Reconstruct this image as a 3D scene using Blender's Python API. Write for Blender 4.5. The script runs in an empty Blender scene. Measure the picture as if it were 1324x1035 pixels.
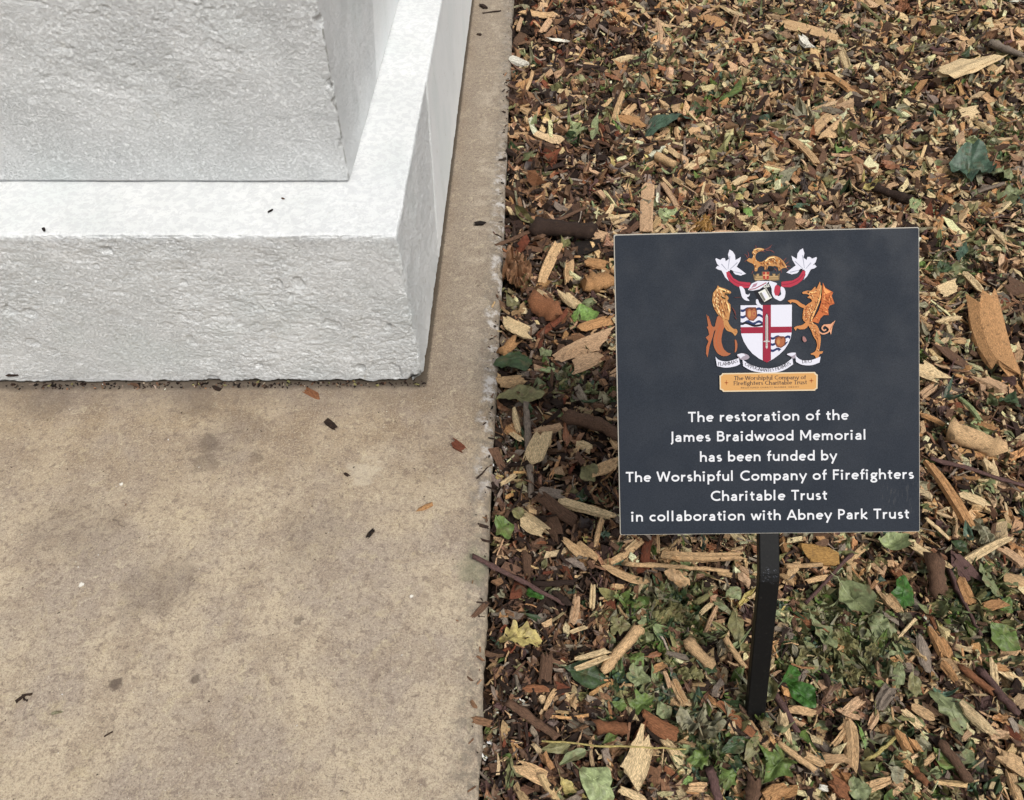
import bpy, math, random
import numpy as np
from mathutils import Vector, Matrix
from mathutils.geometry import tessellate_polygon

S = bpy.context.scene
COL = S.collection
rng = np.random.default_rng(7)
random.seed(7)

# ------------------------------------------------------------------ camera
H = 1.30
F, CX, CY = 963.0, 662.0, 517.5          # focal length / centre in photograph pixels (1324 wide)
D = np.array([31.0, -1163.5, F]); D /= np.linalg.norm(D)
N_ = np.array([-21.0, (F*F - 31*21)/1163.5, F]); N_ /= np.linalg.norm(N_)
Zc = -N_; Xc = np.cross(D, Zc)
RW = np.stack([Xc, D, Zc], 1)            # world -> camera (x right, y down, z forward)
CAM = np.array([0, 0, H])
cam = bpy.data.cameras.new('camera'); co = bpy.data.objects.new('camera', cam); COL.objects.link(co)
cam.sensor_fit = 'HORIZONTAL'; cam.sensor_width = 36; cam.lens = 36*F/1324
cam.clip_start = .02; cam.clip_end = 400
r_, d_, f_ = RW[0], RW[1], RW[2]
co.matrix_world = Matrix(((r_[0], -d_[0], -f_[0], 0), (r_[1], -d_[1], -f_[1], 0), (r_[2], -d_[2], -f_[2], H), (0, 0, 0, 1)))
S.camera = co

# ------------------------------------------------------------------ light: bright overcast
SUN_EL, SUN_AZ = math.radians(57), math.radians(142)     # azimuth from +Y towards +X
w = bpy.data.worlds.new('World'); S.world = w; w.use_nodes = True
nt = w.node_tree; bg = nt.nodes['Background']
sky = nt.nodes.new('ShaderNodeTexSky'); sky.sky_type = 'NISHITA'; sky.sun_disc = False
sky.sun_elevation = SUN_EL; sky.sun_rotation = SUN_AZ; sky.dust_density = 3.0; sky.air_density = 1.0
hs = nt.nodes.new('ShaderNodeHueSaturation'); hs.inputs['Saturation'].default_value = .28
nt.links.new(sky.outputs[0], hs.inputs['Color']); nt.links.new(hs.outputs[0], bg.inputs['Color'])
bg.inputs['Strength'].default_value = .088
sl = bpy.data.lights.new('sun', 'SUN'); so = bpy.data.objects.new('sun', sl); COL.objects.link(so)
sl.energy = 1.5; sl.angle = math.radians(12); sl.color = (1, .955, .89)
sv = Vector((math.sin(SUN_AZ)*math.cos(SUN_EL), math.cos(SUN_AZ)*math.cos(SUN_EL), math.sin(SUN_EL)))
so.rotation_euler = sv.to_track_quat('Z', 'Y').to_euler()
so.location = (0, 0, 5)
S.view_settings.view_transform = 'Standard'; S.view_settings.look = 'None'
S.view_settings.gamma = 1; S.view_settings.use_curve_mapping = False
S.view_settings.exposure = .62
S.render.engine = 'CYCLES'
S.render.resolution_x = 1024; S.render.resolution_y = 800

# ------------------------------------------------------------------ helpers
def ray(u, v): return RW.T @ np.array([(u-CX)/F, (v-CY)/F, 1.0])
def gp(u, v, z=0.0):
    r = ray(u, v); return CAM + r*((z-H)/r[2])
def lin(r, g, b):
    f = lambda c: ((c/255+.055)/1.055)**2.4 if c > 10 else c/255/12.92
    return (f(r), f(g), f(b))
def tag(o, label=None, cat=None, group=None, kind=None):
    if label: o['label'] = label
    if cat: o['category'] = cat
    if group: o['group'] = group
    if kind: o['kind'] = kind
    return o
def empty(name, loc=(0, 0, 0)):
    o = bpy.data.objects.new(name, None); COL.objects.link(o); o.location = loc; o.empty_display_size = .05
    return o
def link(name, me, mat, parent=None, loc=None):
    o = bpy.data.objects.new(name, me); COL.objects.link(o)
    if mat and not me.materials: me.materials.append(mat)
    if parent:
        o.parent = parent
        o.location = (0, 0, 0) if loc is None else loc
        if loc is None: o.location = [-c for c in parent.location]
    elif loc is not None: o.location = loc
    return o
def mesh_py(name, V, Fs, smooth=False):
    me = bpy.data.meshes.new(name); me.from_pydata([tuple(map(float, v)) for v in V], [], [tuple(map(int, f)) for f in Fs])
    if smooth: me.shade_smooth()
    else: me.shade_flat()
    return me
def mesh_quads(name, V, Q, smooth=False):
    V = np.ascontiguousarray(V, dtype=np.float32).reshape(-1, 3); Q = np.ascontiguousarray(Q, dtype=np.int32).reshape(-1, 4)
    me = bpy.data.meshes.new(name)
    me.vertices.add(len(V)); me.vertices.foreach_set('co', V.ravel())
    me.loops.add(Q.size); me.loops.foreach_set('vertex_index', Q.ravel())
    me.polygons.add(len(Q)); me.polygons.foreach_set('loop_start', np.arange(0, Q.size, 4, dtype=np.int32))
    me.update(calc_edges=True); me.validate()
    if smooth: me.shade_smooth()
    else: me.shade_flat()
    return me
def set_attr(me, col=None, lc=None):
    n = len(me.vertices)
    if col is not None:
        a = me.attributes.new('col', 'FLOAT_COLOR', 'POINT')
        c = np.ones((n, 4), dtype=np.float32); c[:, :3] = col; a.data.foreach_set('color', c.ravel())
    if lc is not None:
        a = me.attributes.new('lc', 'FLOAT_VECTOR', 'POINT')
        a.data.foreach_set('vector', np.ascontiguousarray(lc, dtype=np.float32).ravel())

def _h(ix, iy, iz, s):
    n = (ix.astype(np.int64)*374761393 + iy.astype(np.int64)*668265263 + iz.astype(np.int64)*2147483647 + s*1274126177) & 0xffffffff
    n = ((n ^ (n >> 13))*1274126177) & 0xffffffff
    n = ((n ^ (n >> 16))*2246822519) & 0xffffffff
    return ((n ^ (n >> 15)) & 0xffffff)/float(0xffffff)*2-1
def vnoise(P, scale, seed=0):
    P = np.asarray(P, float)*scale + 100.5
    i = np.floor(P).astype(np.int64); f = P-i; f = f*f*(3-2*f)
    x, y, z = i[..., 0], i[..., 1], i[..., 2]; fx, fy, fz = f[..., 0], f[..., 1], f[..., 2]
    o = 0
    for dx in (0, 1):
        for dy in (0, 1):
            for dz in (0, 1):
                wt = (fx if dx else 1-fx)*(fy if dy else 1-fy)*(fz if dz else 1-fz)
                o = o + wt*_h(x+dx, y+dy, z+dz, seed)
    return o
def fbm(P, scale, octv=3, seed=0, gain=.5):
    a, o, t = 1.0, 0, 0
    for k in range(octv):
        o = o + a*vnoise(P, scale*2.03**k, seed+k*17); t += a; a *= gain
    return o/t
def sstep(x, a, b):
    t = np.clip((x-a)/(b-a), 0, 1); return t*t*(3-2*t)

# ------------------------------------------------------------------ node helper
class NT:
    def __init__(s, name, rough=.8, spec=.3):
        s.m = bpy.data.materials.new(name); s.m.use_nodes = True; s.t = s.m.node_tree
        s.b = s.t.nodes['Principled BSDF']; s.b.inputs['Roughness'].default_value = rough
        s.b.inputs['Specular IOR Level'].default_value = spec
        s.oc = s.t.nodes.new('ShaderNodeTexCoord').outputs['Object']
    def n(s, k, **kw):
        x = s.t.nodes.new(k)
        for a, v in kw.items(): setattr(x, a, v)
        return x
    def L(s, a, b): s.t.links.new(a, b)
    def inp(s, sock, v):
        if hasattr(v, 'is_output'): s.L(v, sock)
        elif isinstance(v, tuple) and len(v) == 3 and sock.type == 'RGBA': sock.default_value = (*v, 1)
        else: sock.default_value = v
    def vmul(s, v, sc):
        x = s.n('ShaderNodeMapping'); s.inp(x.inputs[0], v); x.inputs['Scale'].default_value = sc; return x.outputs[0]
    def noise(s, scale, det=4, rough=.55, vec=None, dist=0):
        x = s.n('ShaderNodeTexNoise'); x.inputs['Scale'].default_value = scale; x.inputs['Detail'].default_value = det
        x.inputs['Roughness'].default_value = rough; x.inputs['Distortion'].default_value = dist
        s.L(vec or s.oc, x.inputs['Vector']); return x.outputs['Fac']
    def ramp(s, v, a, b, y0=0., y1=1.):
        x = s.n('ShaderNodeMapRange', interpolation_type='SMOOTHSTEP'); s.inp(x.inputs['Value'], v)
        for k, q in zip(('From Min', 'From Max', 'To Min', 'To Max'), (a, b, y0, y1)): x.inputs[k].default_value = q
        return x.outputs[0]
    def math(s, op, a, b=0., c=None):
        x = s.n('ShaderNodeMath', operation=op); s.inp(x.inputs[0], a); s.inp(x.inputs[1], b)
        if c is not None: s.inp(x.inputs[2], c)
        return x.outputs[0]
    def mix(s, f, a, b, mode='MIX'):
        x = s.n('ShaderNodeMix', data_type='RGBA', blend_type=mode)
        s.inp(x.inputs[0], f); s.inp(x.inputs[6], a); s.inp(x.inputs[7], b); return x.outputs[2]
    def bump(s, h, dist, st=1.0, prev=None):
        x = s.n('ShaderNodeBump'); x.inputs['Distance'].default_value = dist; x.inputs['Strength'].default_value = st
        s.L(h, x.inputs['Height'])
        if prev: s.L(prev, x.inputs['Normal'])
        return x.outputs[0]
    def xyz(s, v=None):
        x = s.n('ShaderNodeSeparateXYZ'); s.L(v or s.oc, x.inputs[0]); return x.outputs
    def blob(s, c, r, wob=.5, sc=60):
        x = s.n('ShaderNodeVectorMath', operation='DISTANCE'); s.L(s.oc, x.inputs[0]); x.inputs[1].default_value = c
        q = s.math('ADD', x.outputs['Value'], s.math('MULTIPLY', s.math('SUBTRACT', s.noise(sc, 3), .5), r*wob*2))
        return s.ramp(q, r*.45, r, 1, 0)
    def done(s, col, nrm=None, rough=None):
        s.inp(s.b.inputs['Base Color'], col)
        if nrm: s.L(nrm, s.b.inputs['Normal'])
        if rough: s.inp(s.b.inputs['Roughness'], rough)
        return s.m

# ------------------------------------------------------------------ materials
def mat_slab():
    m = NT('weathered_concrete', .85, .25)
    X, Y, Z = m.xyz()
    a = m.noise(5.5, 6, .62); b = m.noise(13, 5, .65, dist=.6); c = m.noise(55, 6, .7); d = m.noise(420, 3, .7); e = m.noise(26, 5, .7, dist=.8)
    col = m.mix(m.ramp(a, .40, .60), lin(187, 171, 147), lin(162, 148, 133))
    col = m.mix(m.ramp(b, .49, .60, 0, .5), col, lin(144, 127, 110))
    col = m.mix(m.ramp(e, .53, .70, 0, .42), col, lin(196, 181, 146))
    far = m.ramp(Y, .62, 1.08)
    col = m.mix(m.math('MULTIPLY', far, m.ramp(m.noise(9, 4, .6), .35, .62, .25, .75)), col, lin(134, 113, 88))
    strip = m.math('MULTIPLY', m.ramp(X, -.22, -.15), m.ramp(Y, .9, 1.25))
    col = m.mix(m.math('MULTIPLY', strip, .8), col, lin(142, 130, 116))
    pale = m.math('MULTIPLY', m.math('MULTIPLY', m.ramp(X, -.16, -.10), m.ramp(X, -.085, -.055, 1, .25)), m.ramp(m.noise(11, 5, .7, dist=1.2), .47, .62))
    pale = m.math('MULTIPLY', pale, m.ramp(Y, 1.0, 1.4))
    col = m.mix(m.math('MULTIPLY', pale, .6), col, lin(184, 172, 154))
    col = m.mix(m.ramp(m.noise(260, 6, .8), .49, .62, 0, .55), col, lin(207, 195, 171))
    col = m.mix(m.ramp(m.noise(75, 6, .78, dist=.5), .38, .50, .62, 0), col, lin(118, 103, 92))
    col = m.mix(m.ramp(m.noise(48, 6, .8, dist=1.0), .54, .64, 0, .5), col, lin(203, 190, 162))
    col = m.mix(m.ramp(m.noise(210, 6, .75, vec=m.vmul(m.oc, (1, 1, 1.7))), .40, .52, .38, 0), col, lin(112, 97, 86))
    col = m.mix(m.ramp(d, .33, .47, .5, 0), col, lin(92, 80, 68))
    col = m.mix(m.ramp(m.noise(300, 2, .6, vec=m.vmul(m.oc, (1, 1.1, 1))), .70, .76, 0, .8), col, lin(226, 222, 210))
    col = m.mix(m.ramp(m.noise(38, 3, .6), .24, .30, .5, 0), col, lin(80, 68, 56))
    # broken, efflorescent margin next to the mulch
    ed = m.math('ADD', X, m.math('MULTIPLY', m.math('SUBTRACT', m.noise(30, 4), .5), .05))
    col = m.mix(m.math('MULTIPLY', m.ramp(ed, -.10, -.055), m.ramp(m.noise(60, 5, .75), .38, .6, 0, .62)), col, lin(112, 105, 94))
    wp = m.math('MULTIPLY', m.ramp(ed, -.078, -.055), m.ramp(m.noise(24, 5, .75), .47, .62))
    wp = m.math('MULTIPLY', wp, m.math('MULTIPLY', m.ramp(Y, .72, .95), m.ramp(Y, 1.9, 2.2, 1, .2)))
    col = m.mix(m.math('MULTIPLY', wp, .7), col, lin(206, 202, 198))
    col = m.mix(m.math('MULTIPLY', m.blob((-.062, .66, 0), .045, .9, 26), .32), col, lin(108, 118, 84))
    g = gp(590, 640); col = m.mix(m.math('MULTIPLY', m.blob(tuple(gp(470, 612)), .04, 1.2, 30), .3), col, lin(206, 196, 176))
    for (px, py, r, s_) in ((268, 574, .034, .5), (265, 600, .036, .42), (330, 590, .02, .35), (150, 885, .014, .8), (252, 878, .011, .7), (386, 802, .011, .55), (60, 520, .07, .3), (250, 512, .07, .3), (205, 760, .08, .28), (95, 690, .12, .22), (300, 560, .1, .2), (400, 690, .09, .2)):
        col = m.mix(m.math('MULTIPLY', m.blob(tuple(gp(px, py)), r, .9, 1.2/r), s_), col, lin(86, 74, 66))
    for (px, py, r) in ((157, 626, .005), (105, 756, .006), (532, 771, .004)):
        col = m.mix(m.blob(tuple(gp(px, py)), r, .9, 200), col, lin(222, 218, 208))
    # grime gathered along the foot of the plinth
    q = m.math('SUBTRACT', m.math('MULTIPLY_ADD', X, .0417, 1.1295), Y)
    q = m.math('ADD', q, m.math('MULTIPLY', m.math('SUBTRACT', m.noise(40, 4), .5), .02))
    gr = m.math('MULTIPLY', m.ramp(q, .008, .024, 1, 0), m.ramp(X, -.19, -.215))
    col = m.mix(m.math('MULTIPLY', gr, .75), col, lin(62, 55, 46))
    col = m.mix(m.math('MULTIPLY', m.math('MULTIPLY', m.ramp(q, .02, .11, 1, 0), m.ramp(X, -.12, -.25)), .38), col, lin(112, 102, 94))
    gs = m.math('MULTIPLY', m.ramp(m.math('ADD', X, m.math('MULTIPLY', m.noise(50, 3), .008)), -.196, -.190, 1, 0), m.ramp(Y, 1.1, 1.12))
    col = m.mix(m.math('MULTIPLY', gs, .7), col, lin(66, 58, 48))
    n1 = m.bump(m.noise(60, 5, .7), .004, .6)
    n2 = m.bump(m.noise(430, 4, .75), .0012, .8, n1)
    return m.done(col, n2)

def mat_paint():
    m = NT('white_masonry_paint', .62, .35)
    X, Y, Z = m.xyz()
    a = m.noise(7, 4, .6); b = m.noise(45, 6, .7); c = m.noise(16, 5, .65, dist=.5)
    col = m.mix(m.ramp(a, .38, .62), (.79, .805, .80), (.75, .77, .765))
    col = m.mix(m.ramp(m.noise(3.5, 3, .5), .5, .66, 0, .4), col, (.69, .74, .73))
    pits = m.math('MULTIPLY', m.ramp(b, .30, .40, .85, 0), m.ramp(c, .45, .62, .1, 1))
    col = m.mix(m.math('MULTIPLY', pits, .45), col, (.50, .48, .42))
    top = m.math('MULTIPLY', m.ramp(Z, .36, .396), m.ramp(Z, .405, .41, 1, 0))
    col = m.mix(m.math('MULTIPLY', top, m.ramp(m.noise(55, 6, .75, dist=.4), .48, .53, 0, .5)), col, (.60, .615, .625))
    # splash-back dirt and algae at the very foot, and in the joint under the upper block
    foot = m.math('ADD', Z, m.math('MULTIPLY', m.math('SUBTRACT', m.noise(32, 5, .7), .5), .03))
    col = m.mix(m.ramp(foot, -.002, .012, .9, 0), col, (.09, .085, .06))
    j = m.math('MULTIPLY', m.ramp(Z, .4045, .4075, 1, 0), m.ramp(Z, .402, .4035))
    col = m.mix(m.math('MULTIPLY', j, m.ramp(m.noise(11, 4, .7), .4, .6, .15, .75)), col, (.22, .20, .17))
    for (p, r, s_) in ((gp(541, 487, .015), .022, .95), ((-.345, 1.311, .721), .013, .9), ((-.345, 1.311, .611), .013, .8), ((-.345, 1.311, .575), .010, .7), ((-.345, 1.311, .49), .012, .5)):
        col = m.mix(m.math('MULTIPLY', m.blob(tuple(p), r, .8, 90), s_), col, (.10, .095, .08))
    el = m.math('MULTIPLY', m.math('MULTIPLY', m.ramp(X, -.3485, -.3465), m.ramp(Y, 1.3165, 1.3135, 1, .0) if False else m.ramp(Y, 1.322, 1.314)), m.math('MULTIPLY', m.ramp(Z, .403, .405), m.ramp(m.noise(26, 4, .7), .42, .56, 0, .7)))
    col = m.mix(el, col, (.20, .19, .165))
    gg = m.math('MULTIPLY', m.ramp(m.noise(19, 5, .7), .60, .70, 0, .45), m.math('MULTIPLY', m.ramp(Z, .38, .30), m.ramp(Z, .06, .12)))
    col = m.mix(m.math('MULTIPLY', gg, m.ramp(m.noise(95, 4, .7), .42, .55, 0, 1)), col, (.40, .375, .32))
    gn = m.n('ShaderNodeNewGeometry').outputs['Normal']; gx_, gy_, gz_ = m.xyz(gn)
    flatm = m.math('MULTIPLY_ADD', m.ramp(gz_, .6, .9), -.75, 1.0)                       # ledges were painted smooth
    sidem = m.math('MULTIPLY_ADD', m.math('MULTIPLY', m.ramp(gx_, .7, .9), m.ramp(m.math('SUBTRACT', Y, m.math('MULTIPLY', Z, .43)), 1.54, 1.56)), -.7, 1.0)
    skin = m.ramp(m.noise(5.5, 5, .6, dist=.7), .40, .60, .62, 1.0)
    msk = m.math('MULTIPLY', m.math('MULTIPLY', flatm, sidem), skin)
    rust = m.math('MULTIPLY', m.ramp(m.noise(14, 6, .75, dist=.6), .60, .72), m.ramp(m.noise(150, 5, .8), .42, .55))
    col = m.mix(m.math('MULTIPLY', m.math('MULTIPLY', rust, flatm), .5), col, (.46, .42, .33))
    run = m.noise(26, 4, .6, vec=m.vmul(m.oc, (1, 1, .12)))
    col = m.mix(m.math('MULTIPLY', m.ramp(run, .56, .70, 0, .12), flatm), col, (.58, .60, .55))
    n1 = m.bump(m.math('MULTIPLY', m.ramp(m.noise(190, 8, .82, vec=m.vmul(m.oc, (1, 1, 1.25))), .30, .58), msk), .0022, .9)
    n1 = m.bump(m.math('MULTIPLY', m.ramp(m.noise(85, 5, .7, vec=m.vmul(m.oc, (1, 1, 1.4))), .34, .50), msk), .0012, .7, n1)
    n2 = m.bump(m.noise(520, 3, .7), .0010, .8, n1)
    return m.done(col, n2)

def mat_attr(name, rough, gscale, amp, bumpd, stretch=(1, 7, 7), spec=.25, dark=.45, leaf=False):
    m = NT(name, rough, spec)
    ac = m.n('ShaderNodeAttribute', attribute_name='col').outputs['Color']
    al = m.n('ShaderNodeAttribute', attribute_name='lc').outputs['Vector']
    v = m.vmul(al, stretch)
    g = m.noise(gscale, 5, .65, vec=v, dist=.4)
    k = m.ramp(g, .35, .66, 1-amp, 1+amp*.45)
    x = m.n('ShaderNodeVectorMath', operation='SCALE'); m.L(ac, x.inputs[0]); m.L(k, x.inputs['Scale'])
    patch = m.noise(gscale*.55, 3, .6, vec=al)
    if leaf: col = m.mix(m.ramp(patch, .52, .68, 0, dark), x.outputs[0], (.16, .105, .055))
    else: col = m.mix(m.ramp(patch, .57, .68, 0, dark), x.outputs[0], (.085, .052, .03))
    if not leaf:
        fine = m.noise(gscale*3.2, 4, .7, vec=v)
        col = m.mix(m.ramp(fine, .33, .45, .5, 0), col, (.11, .065, .035))
    nb = m.bump(g, bumpd, .9)
    nb = m.bump(m.noise(gscale*5, 3, .7, vec=al), bumpd*.4, .8, nb)
    return m.done(col, nb)
def mat_soil():
    m = NT('dark_soil', .95, .15)
    a = m.noise(40, 6, .75)
    col = m.mix(m.ramp(a, .35, .65), (.016, .011, .008), (.055, .036, .024))
    col = m.mix(m.ramp(m.noise(160, 4, .7), .62, .72, 0, .7), col, (.14, .085, .045))
    n1 = m.bump(m.noise(90, 6, .8), .012, 1)
    return m.done(col, n1)
def flat(name, c, rough=.55, spec=.35, speck=.0):
    m = NT(name, rough, spec)
    col = c
    if speck:
        n = m.noise(900, 3, .7); x = m.ramp(n, .3, .7, 1-speck, 1+speck)
        v = m.n('ShaderNodeVectorMath', operation='SCALE'); v.inputs[0].default_value = c; m.L(x, v.inputs['Scale']); col = v.outputs[0]
    return m.done(col)
M_SLAB = mat_slab(); M_PAINT = mat_paint(); M_SOIL = mat_soil()
M_WOOD = mat_attr('splintered_wood', .85, 150, .55, .0018)
M_LEAF = mat_attr('litter_leaf', .5, 90, .32, .0012, stretch=(1, 1.6, 1.6), spec=.4, dark=.6, leaf=True)
M_FRESH = mat_attr('fresh_leaf', .42, 80, .38, .0012, stretch=(1, 1.6, 1.6), spec=.35, dark=.32, leaf=True)
def mat_crumb():
    m = NT('soil_crumb', .9, .15)
    return m.done(m.n('ShaderNodeAttribute', attribute_name='col').outputs['Color'], m.bump(m.noise(300, 3, .7), .001, .8))
M_CRUMB = mat_crumb()
def mat_ground():
    m = NT('distant_mulch', .9, .15)
    v = m.n('ShaderNodeTexVoronoi'); v.inputs['Scale'].default_value = 62; m.L(m.oc, v.inputs['Vector'])
    r = m.xyz(v.outputs['Color'])[0]
    col = m.mix(m.ramp(r, .25, .95), lin(66, 49, 40), lin(170, 134, 96)); col = m.mix(m.ramp(m.noise(9, 5, .7), .4, .6, 0, .6), col, lin(58, 46, 38))
    return m.done(col, m.bump(v.outputs['Distance'], .01, 1))
M_GROUND = mat_ground()

# ------------------------------------------------------------------ ground sheet and slab
V = [(-60, -60, -.075), (60, -60, -.075), (60, 60, -.075), (-60, 60, -.075)]
tag(link('ground', mesh_py('ground', V, [(0, 1, 2, 3)]), M_GROUND), kind='structure')

def grid_faces(nu, nv, flip=False):
    i = np.arange(nu-1)[:, None]*nv + np.arange(nv-1)[None]
    q = np.stack([i, i+nv, i+nv+1, i+1], -1).reshape(-1, 4)
    return q[:, ::-1] if flip else q
# slab: irregular broken margin at x = -0.037
xs = np.concatenate([np.linspace(-3.2, -1.3, 12), np.linspace(-1.25, -.16, 90), np.linspace(-.15, 0, 52)])  # last = margin (0 = edge)
ys = np.concatenate([np.linspace(-.9, .15, 20), np.linspace(.17, 1.6, 420), np.linspace(1.61, 3.6, 260), np.linspace(3.7, 5.2, 12)])
GX, GY = np.meshgrid(xs, ys, indexing='ij')
edge = -.037 + .0040*vnoise(np.stack([ys*0, ys, ys*0], -1), 7, 3) + .0018*vnoise(np.stack([ys*0, ys, ys*0], -1), 42, 4) + .0008*vnoise(np.stack([ys*0, ys, ys*0], -1), 150, 5)
sf = np.clip((GX+.15)/.15, 0, 1)
PX = np.where(GX > -.15, -.15 + sf*(edge[None]+.15), GX)
P = np.stack([PX, GY, 0*PX], -1)
dist = edge[None]-PX
Zs = .0012*fbm(P, 12, 3, 9) + .0005*vnoise(P, 180, 12)
drop = np.clip(1-dist/(.012+.008*vnoise(P*[0, 1, 0], 30, 21)), 0, 1)
Zs = Zs - .010*drop**2 - .003*sstep(dist, .05, 0)*np.clip(fbm(P, 45, 3, 31)+.3, 0, 1)*2
P[..., 2] = Zs
nu, nv = PX.shape
rows = [P]
side = P[-1:].copy()
s1 = side.copy(); s1[..., 2] -= .025; s1[..., 0] += .003*vnoise(s1, 60, 8)
s2 = side.copy(); s2[..., 2] = -.12
P2 = np.concatenate([P, s1, s2], 0)
me = mesh_quads('concrete_slab', P2, grid_faces(nu+2, nv), smooth=True)
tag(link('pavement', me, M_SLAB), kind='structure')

# ------------------------------------------------------------------ plinth
FD = np.array([1, .0417, 0]); FD /= np.linalg.norm(FD)
def block(name, corner, W_, Dp, z0, h, bat, us, vs, zs, disp, r=.006, ustop=None):
    """rounded, displaced faces (front, right, top) of a battered block; u<=0 leftwards, v>=0 away, z up"""
    parts = []
    def mapp(p, n):
        u, v, z = p[..., 0], p[..., 1], p[..., 2]
        q = np.stack([np.minimum(u, -r), np.maximum(v, r), np.minimum(z, h-r)], -1)
        dd = p-q
        ln = np.linalg.norm(dd, axis=-1, keepdims=True)
        nn = np.where(ln > 1e-9, dd/np.maximum(ln, 1e-9), n)
        amt = disp(p, nn)
        pp = q + nn*(r + amt[..., None])
        k = bat*pp[..., 2]/h
        u2 = pp[..., 0]-k; v2 = pp[..., 1]+k
        w_ = np.array(corner)[None, None] + u2[..., None]*FD + v2[..., None]*np.array([0, 1, 0.]) 
        w_[..., 2] = z0 + pp[..., 2]
        return w_
    vf = 0
    VV, QQ = [], []
    U, Z = np.meshgrid(us, zs, indexing='ij'); p = np.stack([U, 0*U, Z], -1)
    g = mapp(p, np.array([0, -1., 0])); VV.append(g.reshape(-1, 3)); QQ.append(grid_faces(*U.shape)+vf); vf += U.size
    Vv, Z = np.meshgrid(vs, zs, indexing='ij'); p = np.stack([0*Vv, Vv, Z], -1)
    g = mapp(p, np.array([1., 0, 0])); VV.append(g.reshape(-1, 3)); QQ.append(grid_faces(*Vv.shape)+vf); vf += Vv.size
    U, Vv = np.meshgrid(us, vs, indexing='ij'); p = np.stack([U, Vv, 0*U+h], -1)
    g = mapp(p, np.array([0, 0, 1.])); VV.append(g.reshape(-1, 3)); QQ.append(grid_faces(*U.shape)+vf); vf += U.size
    me = mesh_quads(name, np.concatenate(VV), np.concatenate(QQ), smooth=True)
    return me
def rough(p, m, seed):
    """crinkled stucco relief in metres"""
    q = p*np.array([1, 1, 1.5])
    warp = np.stack([vnoise(q, 30, seed+1), vnoise(q, 30, seed+2), vnoise(q, 30, seed+3)], -1)*.0045
    q = q+warp
    a = np.minimum(fbm(q, 62, 3, seed, .75), .10)*3.0
    b = np.minimum(vnoise(q, 150, seed+5), .15)*1.1-.35*np.abs(vnoise(q, 95, seed+11))
    c = vnoise(q, 240, seed+6)
    d_ = vnoise(q, 22, seed+7)
    e_ = vnoise(p, 190, seed+8)
    return m*(.0011*a+.0006*b+.0004*c+.0004*e_+.0019*d_)
def disp_low(p, n):
    u, v, z = p[..., 0], p[..., 1], p[..., 2]
    front = np.clip(-n[..., 1], 0, 1); right = np.clip(n[..., 0], 0, 1); topf = np.clip(n[..., 2], 0, 1)
    mk = sstep(fbm(p, 5, 3, 40), -.35, .25)
    mf = (.30+.95*mk*sstep(u, -1.3, -.5)+.35*mk)
    vb = .43+.17*z/.4
    mr = np.where(v < vb, .75, .05)
    mt = .18+.32*sstep(u, -.25, -.05)*sstep(v, .2, 0)+.3*sstep(v, .03, .0)
    m = front*mf+right*mr+topf*mt
    a = rough(p, m, 50)
    a = a + right*np.where(v < vb, -.0015, .0)*1.0
    a = a + topf*(.0012*sstep(v, .63, .634) )
    pit = sstep(fbm(p, 26, 2, 61), .38, .52); a = a-front*pit*.004*mf
    # edge wear
    e1 = sstep(v+np.abs(u), .03, .0)*front
    near = (sstep(-u, .02, 0)*sstep(v, .02, 0)) + sstep(h_low-z, .012, 0)*sstep(v, .012, 0)
    a = a - .0045*np.clip(near, 0, 1)*np.clip(fbm(p, 38, 3, 71)+.25, 0, 1)*1.6
    # ragged undercut foot
    zz = z + .007*vnoise(p*[1, 1, 0], 38, 81) + .003*vnoise(p*[1, 1, 0], 120, 82)
    a = a - .012*sstep(zz, .011, .003)*(front+right*.6)
    # bitten corner at the foot
    dq = np.sqrt((u+.012)**2+(v-.005)**2*1.5+(z-.006)**2*1.6)
    a = a - .016*sstep(dq+.006*vnoise(p, 90, 88), .030, .010)
    return a
def disp_up(p, n):
    u, v, z = p[..., 0], p[..., 1], p[..., 2]
    front = np.clip(-n[..., 1], 0, 1); right = np.clip(n[..., 0], 0, 1)
    mk = sstep(fbm(p*[1, 1, 1.2], 6, 3, 140), -.3, .3)
    mf = .18+.25*mk+.85*sstep(z+.06*vnoise(p, 7, 141), .06, .22)*(.45+.55*mk)
    mr = .12+.3*sstep(fbm(p, 4, 2, 145), 0, .4)
    a = rough(p, front*mf+right*mr, 150)
    lam = sstep(fbm(p*[1, 1, 2.2], 7, 2, 161), .05, .09)       # plaster skin with torn edges
    a = a + front*lam*.0008
    near = sstep(-u, .014, 0)*sstep(v, .014, 0)
    a = a - .0022*near*np.clip(fbm(p*[0, 0, 1], 34, 3, 171)+.15, 0, 1)*2
    for zc, rr, dd in ((.32, .013, .011), (.21, .013, .007), (.175, .009, .006), (.09, .012, .004)):
        q = np.sqrt((u+.002)**2+(v-.002)**2+(z-zc)**2*.8); a = a-dd*sstep(q, rr, rr*.3)
    a = a - .004*sstep(z+.0035*vnoise(p*[1, 1, 0], 14, 181), .0045, .002)
    return a
h_low = .40
plinth = empty('memorial_plinth', (-.204, 1.121, 0))
tag(plinth, 'white painted stepped stone memorial plinth standing on the concrete slab', 'monument')
us = np.concatenate([np.linspace(-2.6, -1.25, 12), np.linspace(-1.2, -.01, 640), np.linspace(-.0085, 0, 6)])
vs = np.concatenate([np.linspace(0, .0085, 6), np.linspace(.01, .20, 70), np.linspace(.204, 1.2, 250), np.linspace(1.21, 2.6, 100)])
zs = np.concatenate([np.linspace(0, .39, 205), np.linspace(.3915, .4, 6)])
me = block('base_course', (-.204, 1.121, 0), 2.6, 2.6, .0, h_low, .023, us, vs, zs, disp_low)
link('base_course', me, M_PAINT, plinth)
us = np.concatenate([np.linspace(-2.3, -1.0, 12), np.linspace(-.95, -.01, 500), np.linspace(-.0085, 0, 6)])
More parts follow.
